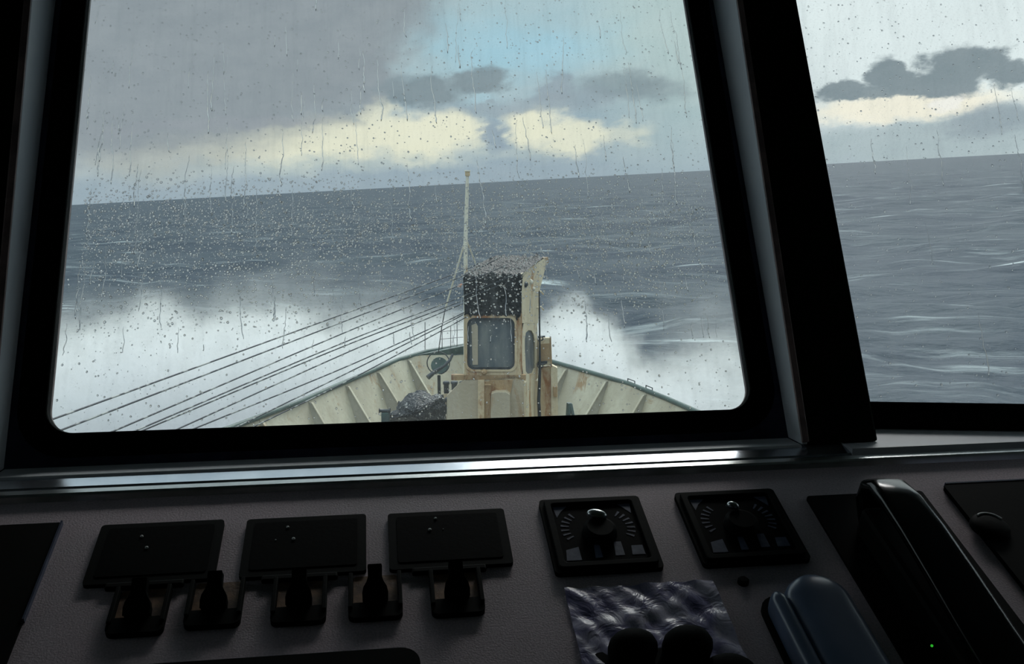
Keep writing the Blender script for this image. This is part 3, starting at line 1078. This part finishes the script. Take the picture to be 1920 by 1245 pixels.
for PL, sd, stations in ((RL, 1, (0, 1, 2.69, 3.89, 4.9, 5.8, 6.6, 7.4, 8.2, 9)), (RR, -1, (0, 1, 2.45, 3.5, 4.5, 5.8, 6.8, 8))):
    for s0, s1 in zip(stations[:-1], stations[1:]):
        a_, b_ = interp(PL, s0), interp(PL, s1)
        fa, fb = foot(a_, sd), foot(b_, sd)
        if s0 == 0: fa = Vector((RL[0].x, RL[0].y - .9, DZ))
        ins = (b_ - a_).normalized() * .006
        th = Vector((-sd * .012, .012, 0))
        MB().slab([a_ + ins, b_ - ins, fb - ins, fa + ins], th).build('bulwark_plate', M['bulwark'], bow)
    for s0 in stations[1:-1]:
        a_ = interp(PL, s0); f_ = foot(a_, sd)
        tdir = (interp(PL, min(s0 + .2, len(PL) - 1)) - interp(PL, max(0, s0 - .2))).normalized()
        inward = Vector((tdir.y * sd, -tdir.x * sd, 0))
        if inward.x * sd < 0: inward = -inward
        nib = a_ + inward * .10 + Vector((0, 0, -.05)); toe = f_ + inward * .62
        MB().slab([a_ + Vector((0, 0, -.05)), nib, toe, f_], tdir * .025).build('bulwark_stay', M['stay'], bow)
        # pale flange along the free edge
        MB().slab([nib, toe, toe + inward * .02 + tdir * .0, nib + inward * .02], tdir * .06).build('stay_flange', M['bulwark'], bow)
for PL, nm in ((RL, 0), (RR, 1)):
    MB().tube([p + Vector((0, 0, .03)) for p in PL], .055, 8).build('cap_rail', M['greenrail'], bow)
# thicker green plate at the stem
st_ = [interp(RL, .0), interp(RL, 1.0), interp(RL, 2.4)]
MB().slab([st_[0] + Vector((0, -.1, .06)), st_[1] + Vector((0, -.1, .06)), st_[2] + Vector((0, -.1, .02)), st_[2] + Vector((0.05, -.1, -.13)), st_[1] + Vector((0.05, -.1, -.2)), st_[0] + Vector((0, -.1, -.2))], (0, .08, 0)).build('stem_plate', M['greygreen'], bow)
# hand loops on the starboard rail
for px0, px1, py0, py1 in ((1177, 1190, 721, 726), (1211, 1223, 734, 739)):
    a_, b_ = H(px0, py0, RZ), H(px1, py1, RZ)
    MB().tube([a_, a_ + Vector((0, 0, .13)), b_ + Vector((0, 0, .13)), b_], .012, 6).build('hand_loop', M['darksteel'], bow)
# pulpit rail at the stem
for (px, pt, pb) in ((797, 604, 661), (845, 612, 655), (857, 600, 653), (829, 622, 657)):
    b_ = H(px, pb, RZ); t_ = P(px, pt, b_.y)
    MB().tube([b_, t_], .010, 6).build('pulpit_post', M['darksteel'], bow)
for yy in (618, 632):
    MB().tube([P(826, yy + 4, 24.6), P(868, yy, 25.3)], .007, 5).build('pulpit_wire', M['darksteel'], bow)

# ---- wheel-like reel and bent arm at the stem
e = empty('hawser_reel', FF @ Matrix.Translation(P(822, 690, 23.4)), 'dark hoop-shaped reel behind the port bulwark, left of the cabin', 'reel')
MB().tube([Vector((.27 * math.cos(a_), 0, .27 * math.sin(a_) + .12)) for a_ in np.linspace(0, 2 * math.pi, 25)], .014, 6).build('hoop', M['darksteel'], e)
MB().lathe([(.16, -.15), (.2, -.14), (.17, -.08), (.15, 0), (.17, .12), (.2, .15)], Matrix.Translation((.02, .15, .03)) @ Matrix.Rotation(math.radians(78), 4, 'X'), 16).build('drum', M['greygreen'], e)
MB().tube([(0, .1, -.2), (0, .12, -.9)], .04, 8).build('stand', M['darksteel'], e)
o = MB().tube([P(849, 664, 22.5), P(843, 676, 22.4), P(832, 687, 22.3), P(815, 697, 22.2), P(802, 708, 22.1)], [.03, .035, .035, .05, .06], 8).build('mooring_chain', M['darksteel'])
o.matrix_world = FF; tag(o, 'dark hanging chain curving from the stem rail down beside the hoop reel', 'chain')

# ---- mooring bollards and net heap
for i, (px, pt, pb, wpx, d, lb) in enumerate(((837, 714, 737, 12, 19.5, 'dark mooring bollard against the port bulwark, left of the two by the cabin foot'),
                                            (852, 714, 733, 13, 19.3, 'dark mooring bollard in the middle, directly left of the cabin corner'),
                                            (871, 714, 733, 18, 19.0, 'dark mooring bollard half tucked against the cabin front'),
                                            (845, 743, 778, 20, 18.0, 'large dark bollard on deck between the net heap and the cabin base'))):
    k = d / FPX
    b_ = P(px, pb, d); r = wpx / 2 * k; h = (pb - pt) * k
    e = empty('mooring_bollard', FF @ Matrix.Translation(b_), lb, 'bollard', 'bollards beside the cabin')
    MB().lathe([(r * .85, 0), (r * .85, h * .72), (r * 1.1, h * .76), (r * 1.1, h * .94), (r * .8, h)], None, 16).build('bollard_post', M['darksteel'], e)
    MB().lathe([(r * 1.2, -.9), (r * 1.2, 0.0)], None, 12).build('bollard_foot', M['cabin_grey'], e)

nd = 17.2
outl = [(736, 790), (716, 784), (720, 776), (742, 770), (748, 752), (762, 742), (788, 729), (806, 738), (832, 741), (838, 760), (836, 792), (800, 812)]
cen = P(782, 768, nd + .1)
nm_ = MB(); rings = []
for k in range(9):
    t = k / 8
    ring_ = []
    m_ = 48
    for i in range(m_):
        s_ = i / m_ * len(outl); a_ = int(s_) % len(outl); fr_ = s_ - int(s_)
        x = outl[a_][0] * (1 - fr_) + outl[(a_ + 1) % len(outl)][0] * fr_
        y = outl[a_][1] * (1 - fr_) + outl[(a_ + 1) % len(outl)][1] * fr_
        q = P(x, y, nd + .55)
        q = q.lerp(cen + Vector((0, -.25, .0)), t)
        q.y = nd + .55 - .62 * math.sin(t * math.pi / 2) + rng.normal(0, .02)
        q += Vector((rng.normal(0, .012), 0, rng.normal(0, .015)))
        ring_.append(q)
    rings.append(ring_)
nm_.loft(rings)
o = nm_.build('net_heap', M['net']); o.matrix_world = FF
tag(o, 'heap of wet dark netting with white glints lying against the port bulwark', 'net', kind='stuff')
k = 17.4 / FPX
e = empty('deck_winch', FF @ Matrix.Translation(P(722, 785, 17.4)), 'small grey-green deck fitting left of the net heap', 'winch')
MB().box(-.06, .08, -.06, .08, -.3, .12).build('housing', M['greygreen'], e, .01)
MB().lathe([(.05, -.1), (.03, -.08), (.03, .08), (.05, .1)], Matrix.Translation((.0, -.02, .15)) @ Matrix.Rotation(math.pi / 2, 4, 'Y'), 12).build('drum', M['darksteel'], e)
e = empty('deck_fitting', FF @ Matrix.Translation(P(1070, 778, 17.4)), 'small green deck fitting by the starboard bulwark, right of the cabin', 'fitting')
MB().tube([(-.05, 0, -.1), (-.03, 0, .22)], .045, 8).build('post', M['greygreen'], e)
MB().tube([(.06, 0, -.1), (.0, 0, .2)], .03, 8).build('post', M['greygreen'], e)

# ---- forecastle cabin
cab = empty('mast_cabin', FF, 'rust-stained cream mast cabin with a big rounded window and black-covered top', 'cabin')
D = 16.0


def quad(pl, d0=D): return [P(x, y, d0) if len(q_) == 2 else P(x, y, q_[2]) for q_ in pl for x, y in [q_[:2]]]


def plate(name, pts, mat, th=(0, .03, 0), bevel=0.0):
    return MB().slab(quad(pts), th).build(name, mat, cab, bevel)


def rr_px(x0, x1, y0, y1, r, d, n=6, skew=0.0):
    return [P(x + skew * (y - y0), y, d) for x, y in rrect(x0, x1, y0, y1, r, n)]


# front: frame ring around the window opening
outer = []
for (x, y) in rrect(877, 964, 597, 692, 12, 8): outer.append((x, y))
ringo = []
cx, cy_ = 920, 648
for (x, y) in outer:
    dx, dy = x - cx, y - cy_
    X0, X1, Y0, Y1 = (870 if True else 0), 979, 588, 712
    s_ = min((X1 - cx) / dx if dx > 1e-6 else 1e9, (X0 - cx) / dx if dx < -1e-6 else 1e9, (Y1 - cy_) / dy if dy > 1e-6 else 1e9, (Y0 - cy_) / dy if dy < -1e-6 else 1e9)
    ringo.append((cx + dx * s_, cy_ + dy * s_))
mb = MB()
n = len(outer)
A = [P(x, y, D) for x, y in ringo]; Bi = [P(x, y, D) for x, y in outer]
off = Vector((0, .06, 0))
mb.add(A + Bi + [p + off for p in A] + [p + off for p in Bi], [(i, (i + 1) % n, n + (i + 1) % n, n + i) for i in range(n)] + [(n + i, n + (i + 1) % n, 3 * n + (i + 1) % n, 3 * n + i) for i in range(n)] + [(2 * n + i, 2 * n + (i + 1) % n, (i + 1) % n, i) for i in range(n)])
mb.build('cabin_front', M['cabin'], cab)
MB().slab([P(x, y, D + .05) for x, y in rrect(874, 967, 594, 695, 14, 6)], (0, .02, 0)).build('cabin_window', M['dglass'], cab)
# rubber strip around the glass and raised frame
gi = rrect(879.5, 961.5, 599.5, 689.5, 11, 8); go = rrect(876, 965, 596, 693, 13, 8)
mb = MB(); n = len(gi)
A = [P(x, y, D - .012) for x, y in go]; Bi = [P(x, y, D - .012) for x, y in gi]; o3 = Vector((0, .05, 0))
mb.add(A + Bi + [p + o3 for p in A] + [p + o3 for p in Bi], [(i, (i + 1) % n, n + (i + 1) % n, n + i) for i in range(n)] + [(n + i, n + (i + 1) % n, 3 * n + (i + 1) % n, 3 * n + i) for i in range(n)] + [(2 * n + i, 2 * n + (i + 1) % n, (i + 1) % n, i) for i in range(n)])
mb.build('window_seal', M['darksteel'], cab)
go2 = rrect(872.5, 969.5, 592, 697, 15, 8)
mb = MB(); A = [P(x, y, D - .02) for x, y in go2]; Bi = [P(x, y, D - .02) for x, y in go]
mb.add(A + Bi + [p + o3 for p in A] + [p + o3 for p in Bi], [(i, (i + 1) % n, n + (i + 1) % n, n + i) for i in range(n)] + [(n + i, n + (i + 1) % n, 3 * n + (i + 1) % n, 3 * n + i) for i in range(n)] + [(2 * n + i, 2 * n + (i + 1) % n, (i + 1) % n, i) for i in range(n)])
mb.build('window_frame', M['cabin'], cab)
MB().slab([P(884, 610, D + .03), P(893, 606, D + .03), P(896, 612, D + .03), P(896, 684, D + .03), P(886, 684, D + .03)], (0, .01, 0)).build('inner_post', M['cabin_grey'], cab)
MB().lathe([(.02, 0), (.05, .02), (.05, .06), (.02, .08)], Matrix.Translation(P(908, 697, D - .04)) @ Matrix.Rotation(math.pi / 2, 4, 'X'), 10).build('wiper_motor', M['rust'], cab)
# black-covered head: front and sloping top, lumpy
NXT, NYT = 30, 26
G_ = []
for j in range(NYT):
    t = j / (NYT - 1)
    for i in range(NXT):
        s_ = i / (NXT - 1)
        if t < .58:
            q = t / .58
            x0, x1 = 871 + (868 - 871) * q, 976 + (980 - 976) * q
            yy = (592 - 77 * q) * (1 - s_) + (592 - 79 * q) * s_; d = D - .03
        else:
            q = (t - .58) / .42
            x0, x1 = 868 + 62 * q, 980 + 42 * q
            yy = (515 - 36 * q) * (1 - s_) + (513 - 33 * q) * s_; d = D - .03 + 1.5 * q
            if q < 1 and s_ < .5: yy -= 3 * math.sin(q * 3.14)
        p = P(x0 + (x1 - x0) * s_, yy, d)
        if 0 < i < NXT - 1: p += Vector((0, rng.normal(0, .022), rng.normal(0, .022)))
        G_.append(p)
mb = MB()
nn_ = NXT * NYT
mb.add(G_ + [g + Vector((0, .06, -.05)) for g in G_], [(j * NXT + i, j * NXT + i + 1, (j + 1) * NXT + i + 1, (j + 1) * NXT + i) for j in range(NYT - 1) for i in range(NXT - 1)]
       + [(nn_ + j * NXT + i, nn_ + (j + 1) * NXT + i, nn_ + (j + 1) * NXT + i + 1, nn_ + j * NXT + i + 1) for j in range(NYT - 1) for i in range(NXT - 1)], True)
mb.build('black_cover', M['tarp'], cab)
# right side facet: from the near corner back to starboard
def SP(x, y):
    """point on the slanted starboard facet: distance grows with x"""
    return P(x, y, 16.0 + (x - 978) * .034)


ws = [(984, 636), (986, 624), (991, 619), (997, 620), (1001, 628), (1003, 645), (1003, 690), (999, 700), (990, 702), (986, 696), (985, 670), (984, 650)]
cxs, cys = 993, 660
bord = []
for x, y in ws:
    dx, dy = x - cxs, y - cys
    X0, X1, Y0, Y1 = 978.5, 1009, 604, 716
    s_ = min((X1 - cxs) / dx if dx > 1e-6 else 1e9, (X0 - cxs) / dx if dx < -1e-6 else 1e9, (Y1 - cys) / dy if dy > 1e-6 else 1e9, (Y0 - cys) / dy if dy < -1e-6 else 1e9)
    bord.append((cxs + dx * s_, cys + dy * s_))
mb = MB(); n = len(ws)
A = [SP(*q) for q in bord]; Bi = [SP(*q) for q in ws]; of = Vector((-.03, .04, 0))
mb.add(A + Bi + [p + of for p in A] + [p + of for p in Bi], [(i, (i + 1) % n, n + (i + 1) % n, n + i) for i in range(n)] + [(n + i, n + (i + 1) % n, 3 * n + (i + 1) % n, 3 * n + i) for i in range(n)])
mb.build('cabin_side', M['cabin_side'], cab)
MB().slab([SP(*q) + Vector((-.02, .03, 0)) for q in ws], (-.01, .01, 0)).build('side_window', M['dglass'], cab)
MB().slab([SP(978, 513), SP(1022, 484), SP(1026, 489), SP(1012, 545), SP(1009, 606), SP(978.5, 606)], (-.03, .04, 0)).build('side_wing', M['cabin_side'], cab, .004)
MB().slab([SP(1019, 484), SP(1028, 482), SP(1029, 492), SP(1024, 497)], (-.05, .03, 0)).build('wing_lug', M['rust'], cab)
MB().slab([SP(978.5, 714), SP(1009, 714), SP(1012, 812), SP(982, 812)], (-.03, .04, 0)).build('cabin_side', M['cabin_side'], cab)
for (x, y, r) in ((985, 534, .05), (995, 529, .045), (1000, 542, .035)):
    MB().lathe([(r * .6, 0), (r, .02), (r, .05), (r * .6, .07), (r * .2, .075)], Matrix.Translation(SP(x, y) + Vector((.0, -.0, 0))) @ Matrix.Rotation(math.pi / 2 - .2, 4, 'X') , 12).build('deck_lamp', M['darksteel'] if r > .047 else M['mast'], cab)
for (y0) in (548, 577):
    MB().tube([SP(1006, y0), SP(1014, y0 - 2), SP(1019, y0 + 4)], .013, 6).build('cable_hook', M['cabin_side'], cab)
# body behind (closes the cabin) and base
bk = 17.6
MB().hexa([P(870, 812, D + .12), P(980, 812, D + .12), P(1008, 790, bk), P(890, 790, bk), P(871, 594, D + .12), P(978, 594, D + .12), P(1004, 590, bk), P(890, 590, bk)]).build('cabin_shell', M['cabin_grey'], cab)
plate('ledge', [(846, 703), (986, 703), (986, 713), (846, 713)], M['rust'], (0, .10, 0))
plate('cabin_base', [(870, 712), (982, 712), (984, 812), (838, 812), (838, 742), (858, 722)], M['cabin_grey'], (0, .06, 0))
plate('base_pillar', [(896, 713, 15.93), (908, 713, 15.93), (908, 812, 15.93), (896, 812, 15.93)], M['cabin'], (0, .06, 0))
plate('base_recess', [(908, 716, 15.97), (920, 716, 15.97), (920, 812, 15.97), (908, 812, 15.97)], M['rust'], (0, .03, 0))
plate('base_stain', [(918, 713, 15.975), (962, 713, 15.975), (956, 742, 15.975), (920, 742, 15.975)], M['rust'], (0, .03, 0))
plate('access_box', [(921, 738, 15.8), (930, 735, 15.8), (949, 735, 15.8), (956, 740, 15.8), (957, 812, 15.8), (919, 812, 15.8)], M['cabin_grey'], (0, .2, 0), .01)
MB().tube([P(909, 722, 15.9), P(920, 722, 15.9)], .02, 6).build('bracket', M['rust'], cab)
MB().tube([P(985, 716, 15.9), P(989, 812, 15.9)], .022, 8).build('drain_pipe', M['cabin_side'], cab)

# ---- gear on the starboard side of the cabin
gb = empty('switch_locker', FF, 'rust-streaked cream locker with brackets on the starboard side of the cabin', 'locker')
d = 17.0
MB().hexa([P(1009, 686, d), P(1033, 683, d), P(1031, 680, d + .5), P(1012, 682, d + .5), P(1009, 634, d), P(1032, 633, d), P(1030, 632, d + .5), P(1012, 633, d + .5)]).build('locker_body', M['cabin_side'], gb, .01)
MB().slab([P(1013, 645, d - .03), P(1030, 644, d - .03), P(1031, 676, d - .03), P(1013, 678, d - .03)], (0, .02, 0)).build('locker_door', M['rust'], gb, .005)
for y0, sz in ((632, 1), (683, 1.2)):
    MB().tube([P(1007, y0, d - .15), P(1022, y0 - 1, d - .15)], .018, 6).build('pipe_clamp', M['darksteel'], gb)
    MB().tube([P(1013 + 5 * math.cos(a_), y0 + 3 + 4 * math.sin(a_), d - .17) for a_ in np.linspace(0, 6.28, 13)], .010, 5).build('clamp_ring', M['darksteel'], gb)
MB().slab([P(1008, 679, d - .1), P(1026, 677, d - .1), P(1026, 682, d - .1), P(1008, 684, d - .1)], (0, .05, 0)).build('bracket_plate', M['darksteel'], gb)
MB().slab([P(1010, 690, d + .05), P(1033, 688, d + .05), P(1034, 806, d + .05), P(1012, 806, d + .05)], (0, .1, 0)).build('locker_back_panel', M['cabin'], gb)
MB().slab([P(1033, 684, d), P(1045, 690, d), P(1047, 806, d), P(1034, 806, d)], (0, .15, 0)).build('locker_post', M['cabin_side'], gb)
MB().tube([P(1032, 631, d - .02), P(1034, 688, d - .02)], .014, 6).build('rusty_rod', M['rust'], gb)
MB().box(-.035, .035, -.05, .03, -.08, .1, Matrix.Translation(P(1041, 735, d - .02))).build('small_fitting', M['rust'], gb, .01)
o = MB().tube([P(1011, 545, 16.9), P(1011.5, 600, 16.9), P(1012, 640, 16.85), P(1012, 700, 16.8), P(1010, 750, 16.8), P(1013, 812, 16.8)], [.012, .014, .016, .024, .03, .03], 8).build('conduit_pipe', M['darksteel'])
o.matrix_world = FF; tag(o, 'thin dark vertical pipe running down the starboard side of the cabin', 'pipe')

# ---- foremast
fm = empty('foremast', FF, 'slim white tripod mast with a lamp on top, rising behind the cabin', 'mast')
dm = 21.5
MB().tube([P(873.5, 720, dm), P(873, 447, dm), P(875, 380, dm), P(876.5, 330, dm)], [.05, .044, .04, .032], 8).build('mast_pole', M['mast'], fm)
MB().tube([P(873, 448, dm), P(855, 510, dm + .3), P(835, 578, dm + .6)], .020, 6).build('mast_strut', M['mast'], fm)
MB().tube([P(835, 578, dm + .6), P(828, 615, dm + .7), P(822, 662, dm + .8)], .012, 6).build('mast_strut', M['darksteel'], fm)
MB().tube([P(874, 448, dm), P(892.5, 496, dm + .6), P(915, 560, dm + 1.2)], .020, 6).build('mast_strut', M['mast'], fm)
ml = MB().box(-.05, .05, -.05, .05, .0, .09, Matrix.Translation(P(876.7, 330, dm))).build('masthead_lamp', M['cabin'], fm, .008)
MB().box(-.062, .062, -.062, .062, .09, .12, Matrix.Translation(P(876.7, 330, dm))).build('lamp_cap', M['mast'], fm, .005)
MB().tube([P(872, 455, dm - .02), P(875, 455, dm - .02)], .03, 6).build('strut_collar', M['mast'], fm)

# ---- nine wires from the cabin to the port side
wires = [((902, 492), (869, 507), (660, 583), (96, 787), 'uppermost of the dark wires, leading from the cabin top towards the port side'),
         ((930, 487), (869, 517), (660, 597), (108, 809), 'second dark wire from the top, just under the uppermost one'),
         ((950, 497), (857, 537), (660, 618), (209, 810), 'third dark wire from the top, carrying the small orange insulator'),
         ((962, 516), (869, 555), (660, 636), (258, 806), 'upper wire of the close thick pair near the middle of the fan'),
         ((940, 533), (869, 563), (660, 643), (280, 802), 'lower wire of the close thick pair near the middle of the fan'),
         ((880, 565), (869, 569), (660, 657), (332, 805), 'sixth dark wire from the top, the single one just below the thick pair'),
         ((870, 586), (850, 596), (660, 683), (361, 805), 'third dark wire from the bottom of the fan, ending at the cabin front corner'),
         ((870, 589), (850, 600), (660, 695), (445, 800), 'second dark wire from the bottom of the fan'),
         ((875, 594), (850, 608), (660, 710), (480, 798), 'lowest dark wire of the fan, skimming the port cap rail')]
for a_, b_, c_, d_, lb in wires:
    pts = []
    def dist(x): return 15.85 - max(0, (870 - x)) / 770 * 8.0
    ext = (d_[0] - (c_[0] - d_[0]) * .25, d_[1] + (d_[1] - c_[1]) * .25)
    ctrl = [a_, b_, c_, d_, ext]
    # smooth curve through the five control points
    V_ = [P(x, y, dist(x)) for x, y in ctrl]
    N_ = 90
    cum = [0]
    for q0, q1_ in zip(V_[:-1], V_[1:]): cum.append(cum[-1] + (q1_ - q0).length)
    for k in range(N_ + 1):
        s_ = cum[-1] * k / N_
        j = max(i for i in range(len(cum) - 1) if cum[i] <= s_ + 1e-9)
        t = (s_ - cum[j]) / (cum[j + 1] - cum[j])
        pm = V_[max(j - 1, 0)]; p0 = V_[j]; p1 = V_[j + 1]; pn = V_[min(j + 2, len(V_) - 1)]
        m0_ = (p1 - pm) * .5 * ((p1 - p0).length / max((p1 - pm).length, 1e-6)) * 2
        m1_ = (pn - p0) * .5 * ((p1 - p0).length / max((pn - p0).length, 1e-6)) * 2
        t2, t3 = t * t, t * t * t
        q = p0 * (2 * t3 - 3 * t2 + 1) + m0_ * (t3 - 2 * t2 + t) + p1 * (-2 * t3 + 3 * t2) + m1_ * (t3 - t2)
        pts.append(q)
    mb = MB(); mb.tube(pts, .0085, 6, cap=False)
    o = mb.build('rigging_wire', M['rope'])
    uvl = o.data.uv_layers.new(name='UVMap')
    off_ = rng.uniform(0, 50)
    L_ = cum[-1]
    uvd = np.zeros(len(o.data.loops) * 2)
    vi = np.zeros(len(o.data.loops), dtype=int); o.data.loops.foreach_get('vertex_index', vi)
    uvd[0::2] = (vi // 6) / N_ * L_ * 1.0 + off_
    uvl.data.foreach_set('uv', uvd)
    o.matrix_world = FF
    tag(o, lb, 'wire', 'wires leading from the cabin to port')
mo = paint('orange_insulator', (214, 150, 110), (196, 120, 84), .5)
o = MB().tube([P(858, 538, 15.7), P(861, 536.5, 15.7), P(864, 535, 15.7), P(867, 533, 15.7)], [.012, .03, .022, .012], 8).build('wire_insulator', mo)
o.matrix_world = FF; tag(o, 'small orange insulator on the third wire beside the black cabin top', 'insulator')


# ================================================================= SEA
SEA_H = -9.3                                      # below the eye along the true vertical
XS = Vector((0, 1, 0)).cross(UP).normalized(); YS = UP.cross(XS).normalized()
FS = frame(EYE + UP * SEA_H, XS, YS, UP)


def sea():
    na, nr = 620, 560
    th = np.concatenate([np.linspace(-180, -48, 40, endpoint=False), np.linspace(-48, 52, na), np.linspace(52, 180, 40)[1:]])
    th = np.radians(th)
    r = np.concatenate([np.geomspace(6, 900, nr), np.geomspace(900, 40000, 60)[1:]])
    T, Rr = np.meshgrid(th, r)
    X = Rr * np.sin(T); Y = Rr * np.cos(T)
    Z = np.zeros_like(X)
    g = np.random.default_rng(3)
    for k in range(70):
        lam = 10 ** g.uniform(.25, 1.55)
        a_ = math.radians(g.normal(205, 33))
        kx, ky = math.sin(a_) * 2 * math.pi / lam, math.cos(a_) * 2 * math.pi / lam
        amp = .0062 * lam ** .92 * g.uniform(.5, 1.3)
        cell = Rr * .012
        fade = np.clip(lam / (cell * 3.0) - .4, 0, 1)
        ph = kx * X + ky * Y + g.uniform(0, 6.28)
        s_ = np.sin(ph)
        Z += amp * fade * (s_ + .35 * np.cos(2 * ph) * .5)
    nth, nrr = len(th), len(r)
    co = np.stack([X, Y, Z], -1).reshape(-1, 3)
    idx = np.arange(nth * nrr).reshape(nrr, nth)
    q = np.stack([idx[:-1, :-1], idx[:-1, 1:], idx[1:, 1:], idx[1:, :-1]], -1).reshape(-1, 4)
    me = bpy.data.meshes.new('sea')
    me.vertices.add(len(co)); me.vertices.foreach_set('co', co.ravel())
    me.loops.add(q.size); me.loops.foreach_set('vertex_index', q.ravel())
    me.polygons.add(len(q)); me.polygons.foreach_set('loop_start', np.arange(0, q.size, 4)); me.polygons.foreach_set('loop_total', np.full(len(q), 4))
    me.update(calc_edges=True)
    me.polygons.foreach_set('use_smooth', np.ones(len(q), dtype=bool))
    m, b = new_mat('rough_slate_sea')
    c = b.node('ShaderNodeTexCoord').outputs['Object']
    c2 = b.vmath('MULTIPLY', b.node('ShaderNodeMapping', {'Vector': c, 'Rotation': (0, 0, math.radians(20))}).outputs[0], (.55, 1.0, 1))
    h1 = b.noise(c2, .9, 6, .62); h2 = b.noise(c2, .12, 5, .55); h3 = b.noise(c2, .02, 4, .5)
    hh_ = b.math('ADD', b.math('MULTIPLY', h1, .5), b.math('ADD', b.math('MULTIPLY', h2, 1.6), b.math('MULTIPLY', h3, 5.0)))
    bs = b.node('ShaderNodeBump', {'Strength': .9, 'Distance': 1.0, 'Height': hh_})
    sp_ = b.node('ShaderNodeSeparateXYZ', {0: c})
    patch = b.noise(c2, .045, 4, .6)
    colr = b.mix(b.mr(patch, .35, .65), rgba((44, 56, 68)), rgba((62, 72, 80)))
    # blown foam streaks and breaking crests
    fo = b.noise(b.vmath('MULTIPLY', c2, (.25, 1, 1)), .55, 6, .65)
    crest = b.mr(sp_.outputs[2], .25, .9)
    f1 = b.math('MULTIPLY', b.mr(fo, .52, .72), b.mr(b.noise(c2, .03, 3), .38, .62))
    foam = b.math('ADD', b.math('MULTIPLY', f1, .55), b.math('MULTIPLY', crest, b.mr(fo, .55, .68)), clamp=True)
    colr = b.mix(foam, colr, rgba((176, 186, 186)))
    p = b.node('ShaderNodeBsdfPrincipled', {'Base Color': colr, 'Roughness': .65, 'Specular IOR Level': .06, 'Normal': bs.outputs[0]})
    b.node('ShaderNodeOutputMaterial', {'Surface': p.outputs[0]})
    me.materials.append(m)
    o = bpy.data.objects.new('sea', me); COL.objects.link(o); o.matrix_world = FS
    return tag(o, 'rough slate-grey sea with blown foam streaks reaching to the horizon', 'sea', kind='structure')


sea()


# ================================================================= SPRAY (water thrown up by the bow)
def spray(name, label, d0, d1, blobs, xr, zr, dens, seed, step):
    dc = (d0 + d1) / 2
    e = MB().box(xr[0], xr[1], d0, d1, zr[0], zr[1])
    me_mat = bpy.data.materials.new(name); me_mat.use_nodes = True
    b = NB(me_mat.node_tree); b.n.clear()
    co = b.node('ShaderNodeTexCoord').outputs['Object']
    nz = b.vmath('SUBTRACT', b.noise(b.vmath('ADD', co, (seed, 0, 0)), .55, 4, .66, True), (.5, .5, .5))
    cw = b.vmath('ADD', co, b.vmath('MULTIPLY', nz, (3.4, 1.2, 3.4)))
    tot = None
    for px, py, rx, ry, a_, soft in blobs:
        c = P(px, py, dc); k = dc / FPX
        q = b.vmath('MULTIPLY', b.vmath('SUBTRACT', cw, tuple(c)), (1 / (rx * k), 1 / ((d1 - d0) * .46), 1 / (ry * k)))
        ln = b.vmath('LENGTH', q, out=1)
        v_ = b.mr(ln, 1 + soft * .3, 1 - soft, 0.0, a_)
        tot = v_ if tot is None else b.math('MAXIMUM', tot, v_)
    fine_ = b.mr(b.noise(co, 1.3, 2, .6), .30, .65, .35, 1.25)
    dn = b.math('MULTIPLY', b.math('MULTIPLY', tot, fine_), dens)
    vs_ = b.node('ShaderNodeVolumeScatter', {'Color': (.70, .69, .64, 1), 'Density': dn, 'Anisotropy': .2})
    b.node('ShaderNodeOutputMaterial', {'Volume': vs_.outputs[0]})
    me_mat.cycles.volume_step_rate = step
    o = e.build(name, me_mat); o.matrix_world = FF
    return tag(o, label, 'spray', kind='stuff')


spray('sea_spray', 'white cloud of spray thrown up on the port side of the bow', 27.5, 35.5,
      [(150, 760, 200, 175, 1, .5), (320, 700, 190, 140, 1, .4), (260, 600, 60, 45, .5, .7), (500, 690, 200, 120, 1, .5),
       (620, 620, 190, 105, .16, .9), (700, 680, 180, 115, .8, .5), (850, 690, 120, 115, .9, .5), (480, 600, 220, 85, .25, .9),
       (200, 590, 150, 60, .12, .9), (420, 850, 620, 140, 1, .4), (560, 540, 60, 60, .10, .9)],
      (-18, -.6), (-10.5, 0), .75, 0.0, .8)
spray('sea_spray', 'white cloud of spray thrown up on the starboard side of the bow', 27.5, 35.5,
      [(1075, 650, 75, 85, 1, .4), (1120, 690, 90, 95, 1, .4), (1180, 790, 220, 120, 1, .4), (1320, 640, 100, 110, .14, .9),
       (1370, 740, 110, 110, .7, .6), (1290, 750, 140, 90, .8, .5), (1350, 620, 90, 90, .12, .9), (1000, 700, 90, 100, .9, .5), (1400, 860, 200, 110, 1, .5)],
      (-.6, 9.5), (-10.5, 0), .75, 9.0, .8)

# ================================================================= GREEN FILL LAMPS (added out of view to tint the dark interior)
for i, (x, y) in enumerate(((-.35, -.9), (.5, -1.4))):
    e = empty('fill_lamp', Matrix.Translation((x, y, HC - .03)), ('added dim green fill lamp, nearer the window', 'added dim green fill lamp, deeper in the wheelhouse')[i], 'lamp', 'added green fill lamps')
    MB().lathe([(.06, .03), (.06, .01), (.05, 0)], None, 20).build('lamp_base', M['matt_black'], e)
    ml_, b = new_mat('green_fill_glow')
    em = b.node('ShaderNodeEmission', {'Color': (.45, 1, .4, 1), 'Strength': .6}); b.node('ShaderNodeOutputMaterial', {'Surface': em.outputs[0]})
    MB().lathe([(.045, 0), (.04, -.015), (.02, -.025)], None, 20).build('lamp_shade', ml_, e)
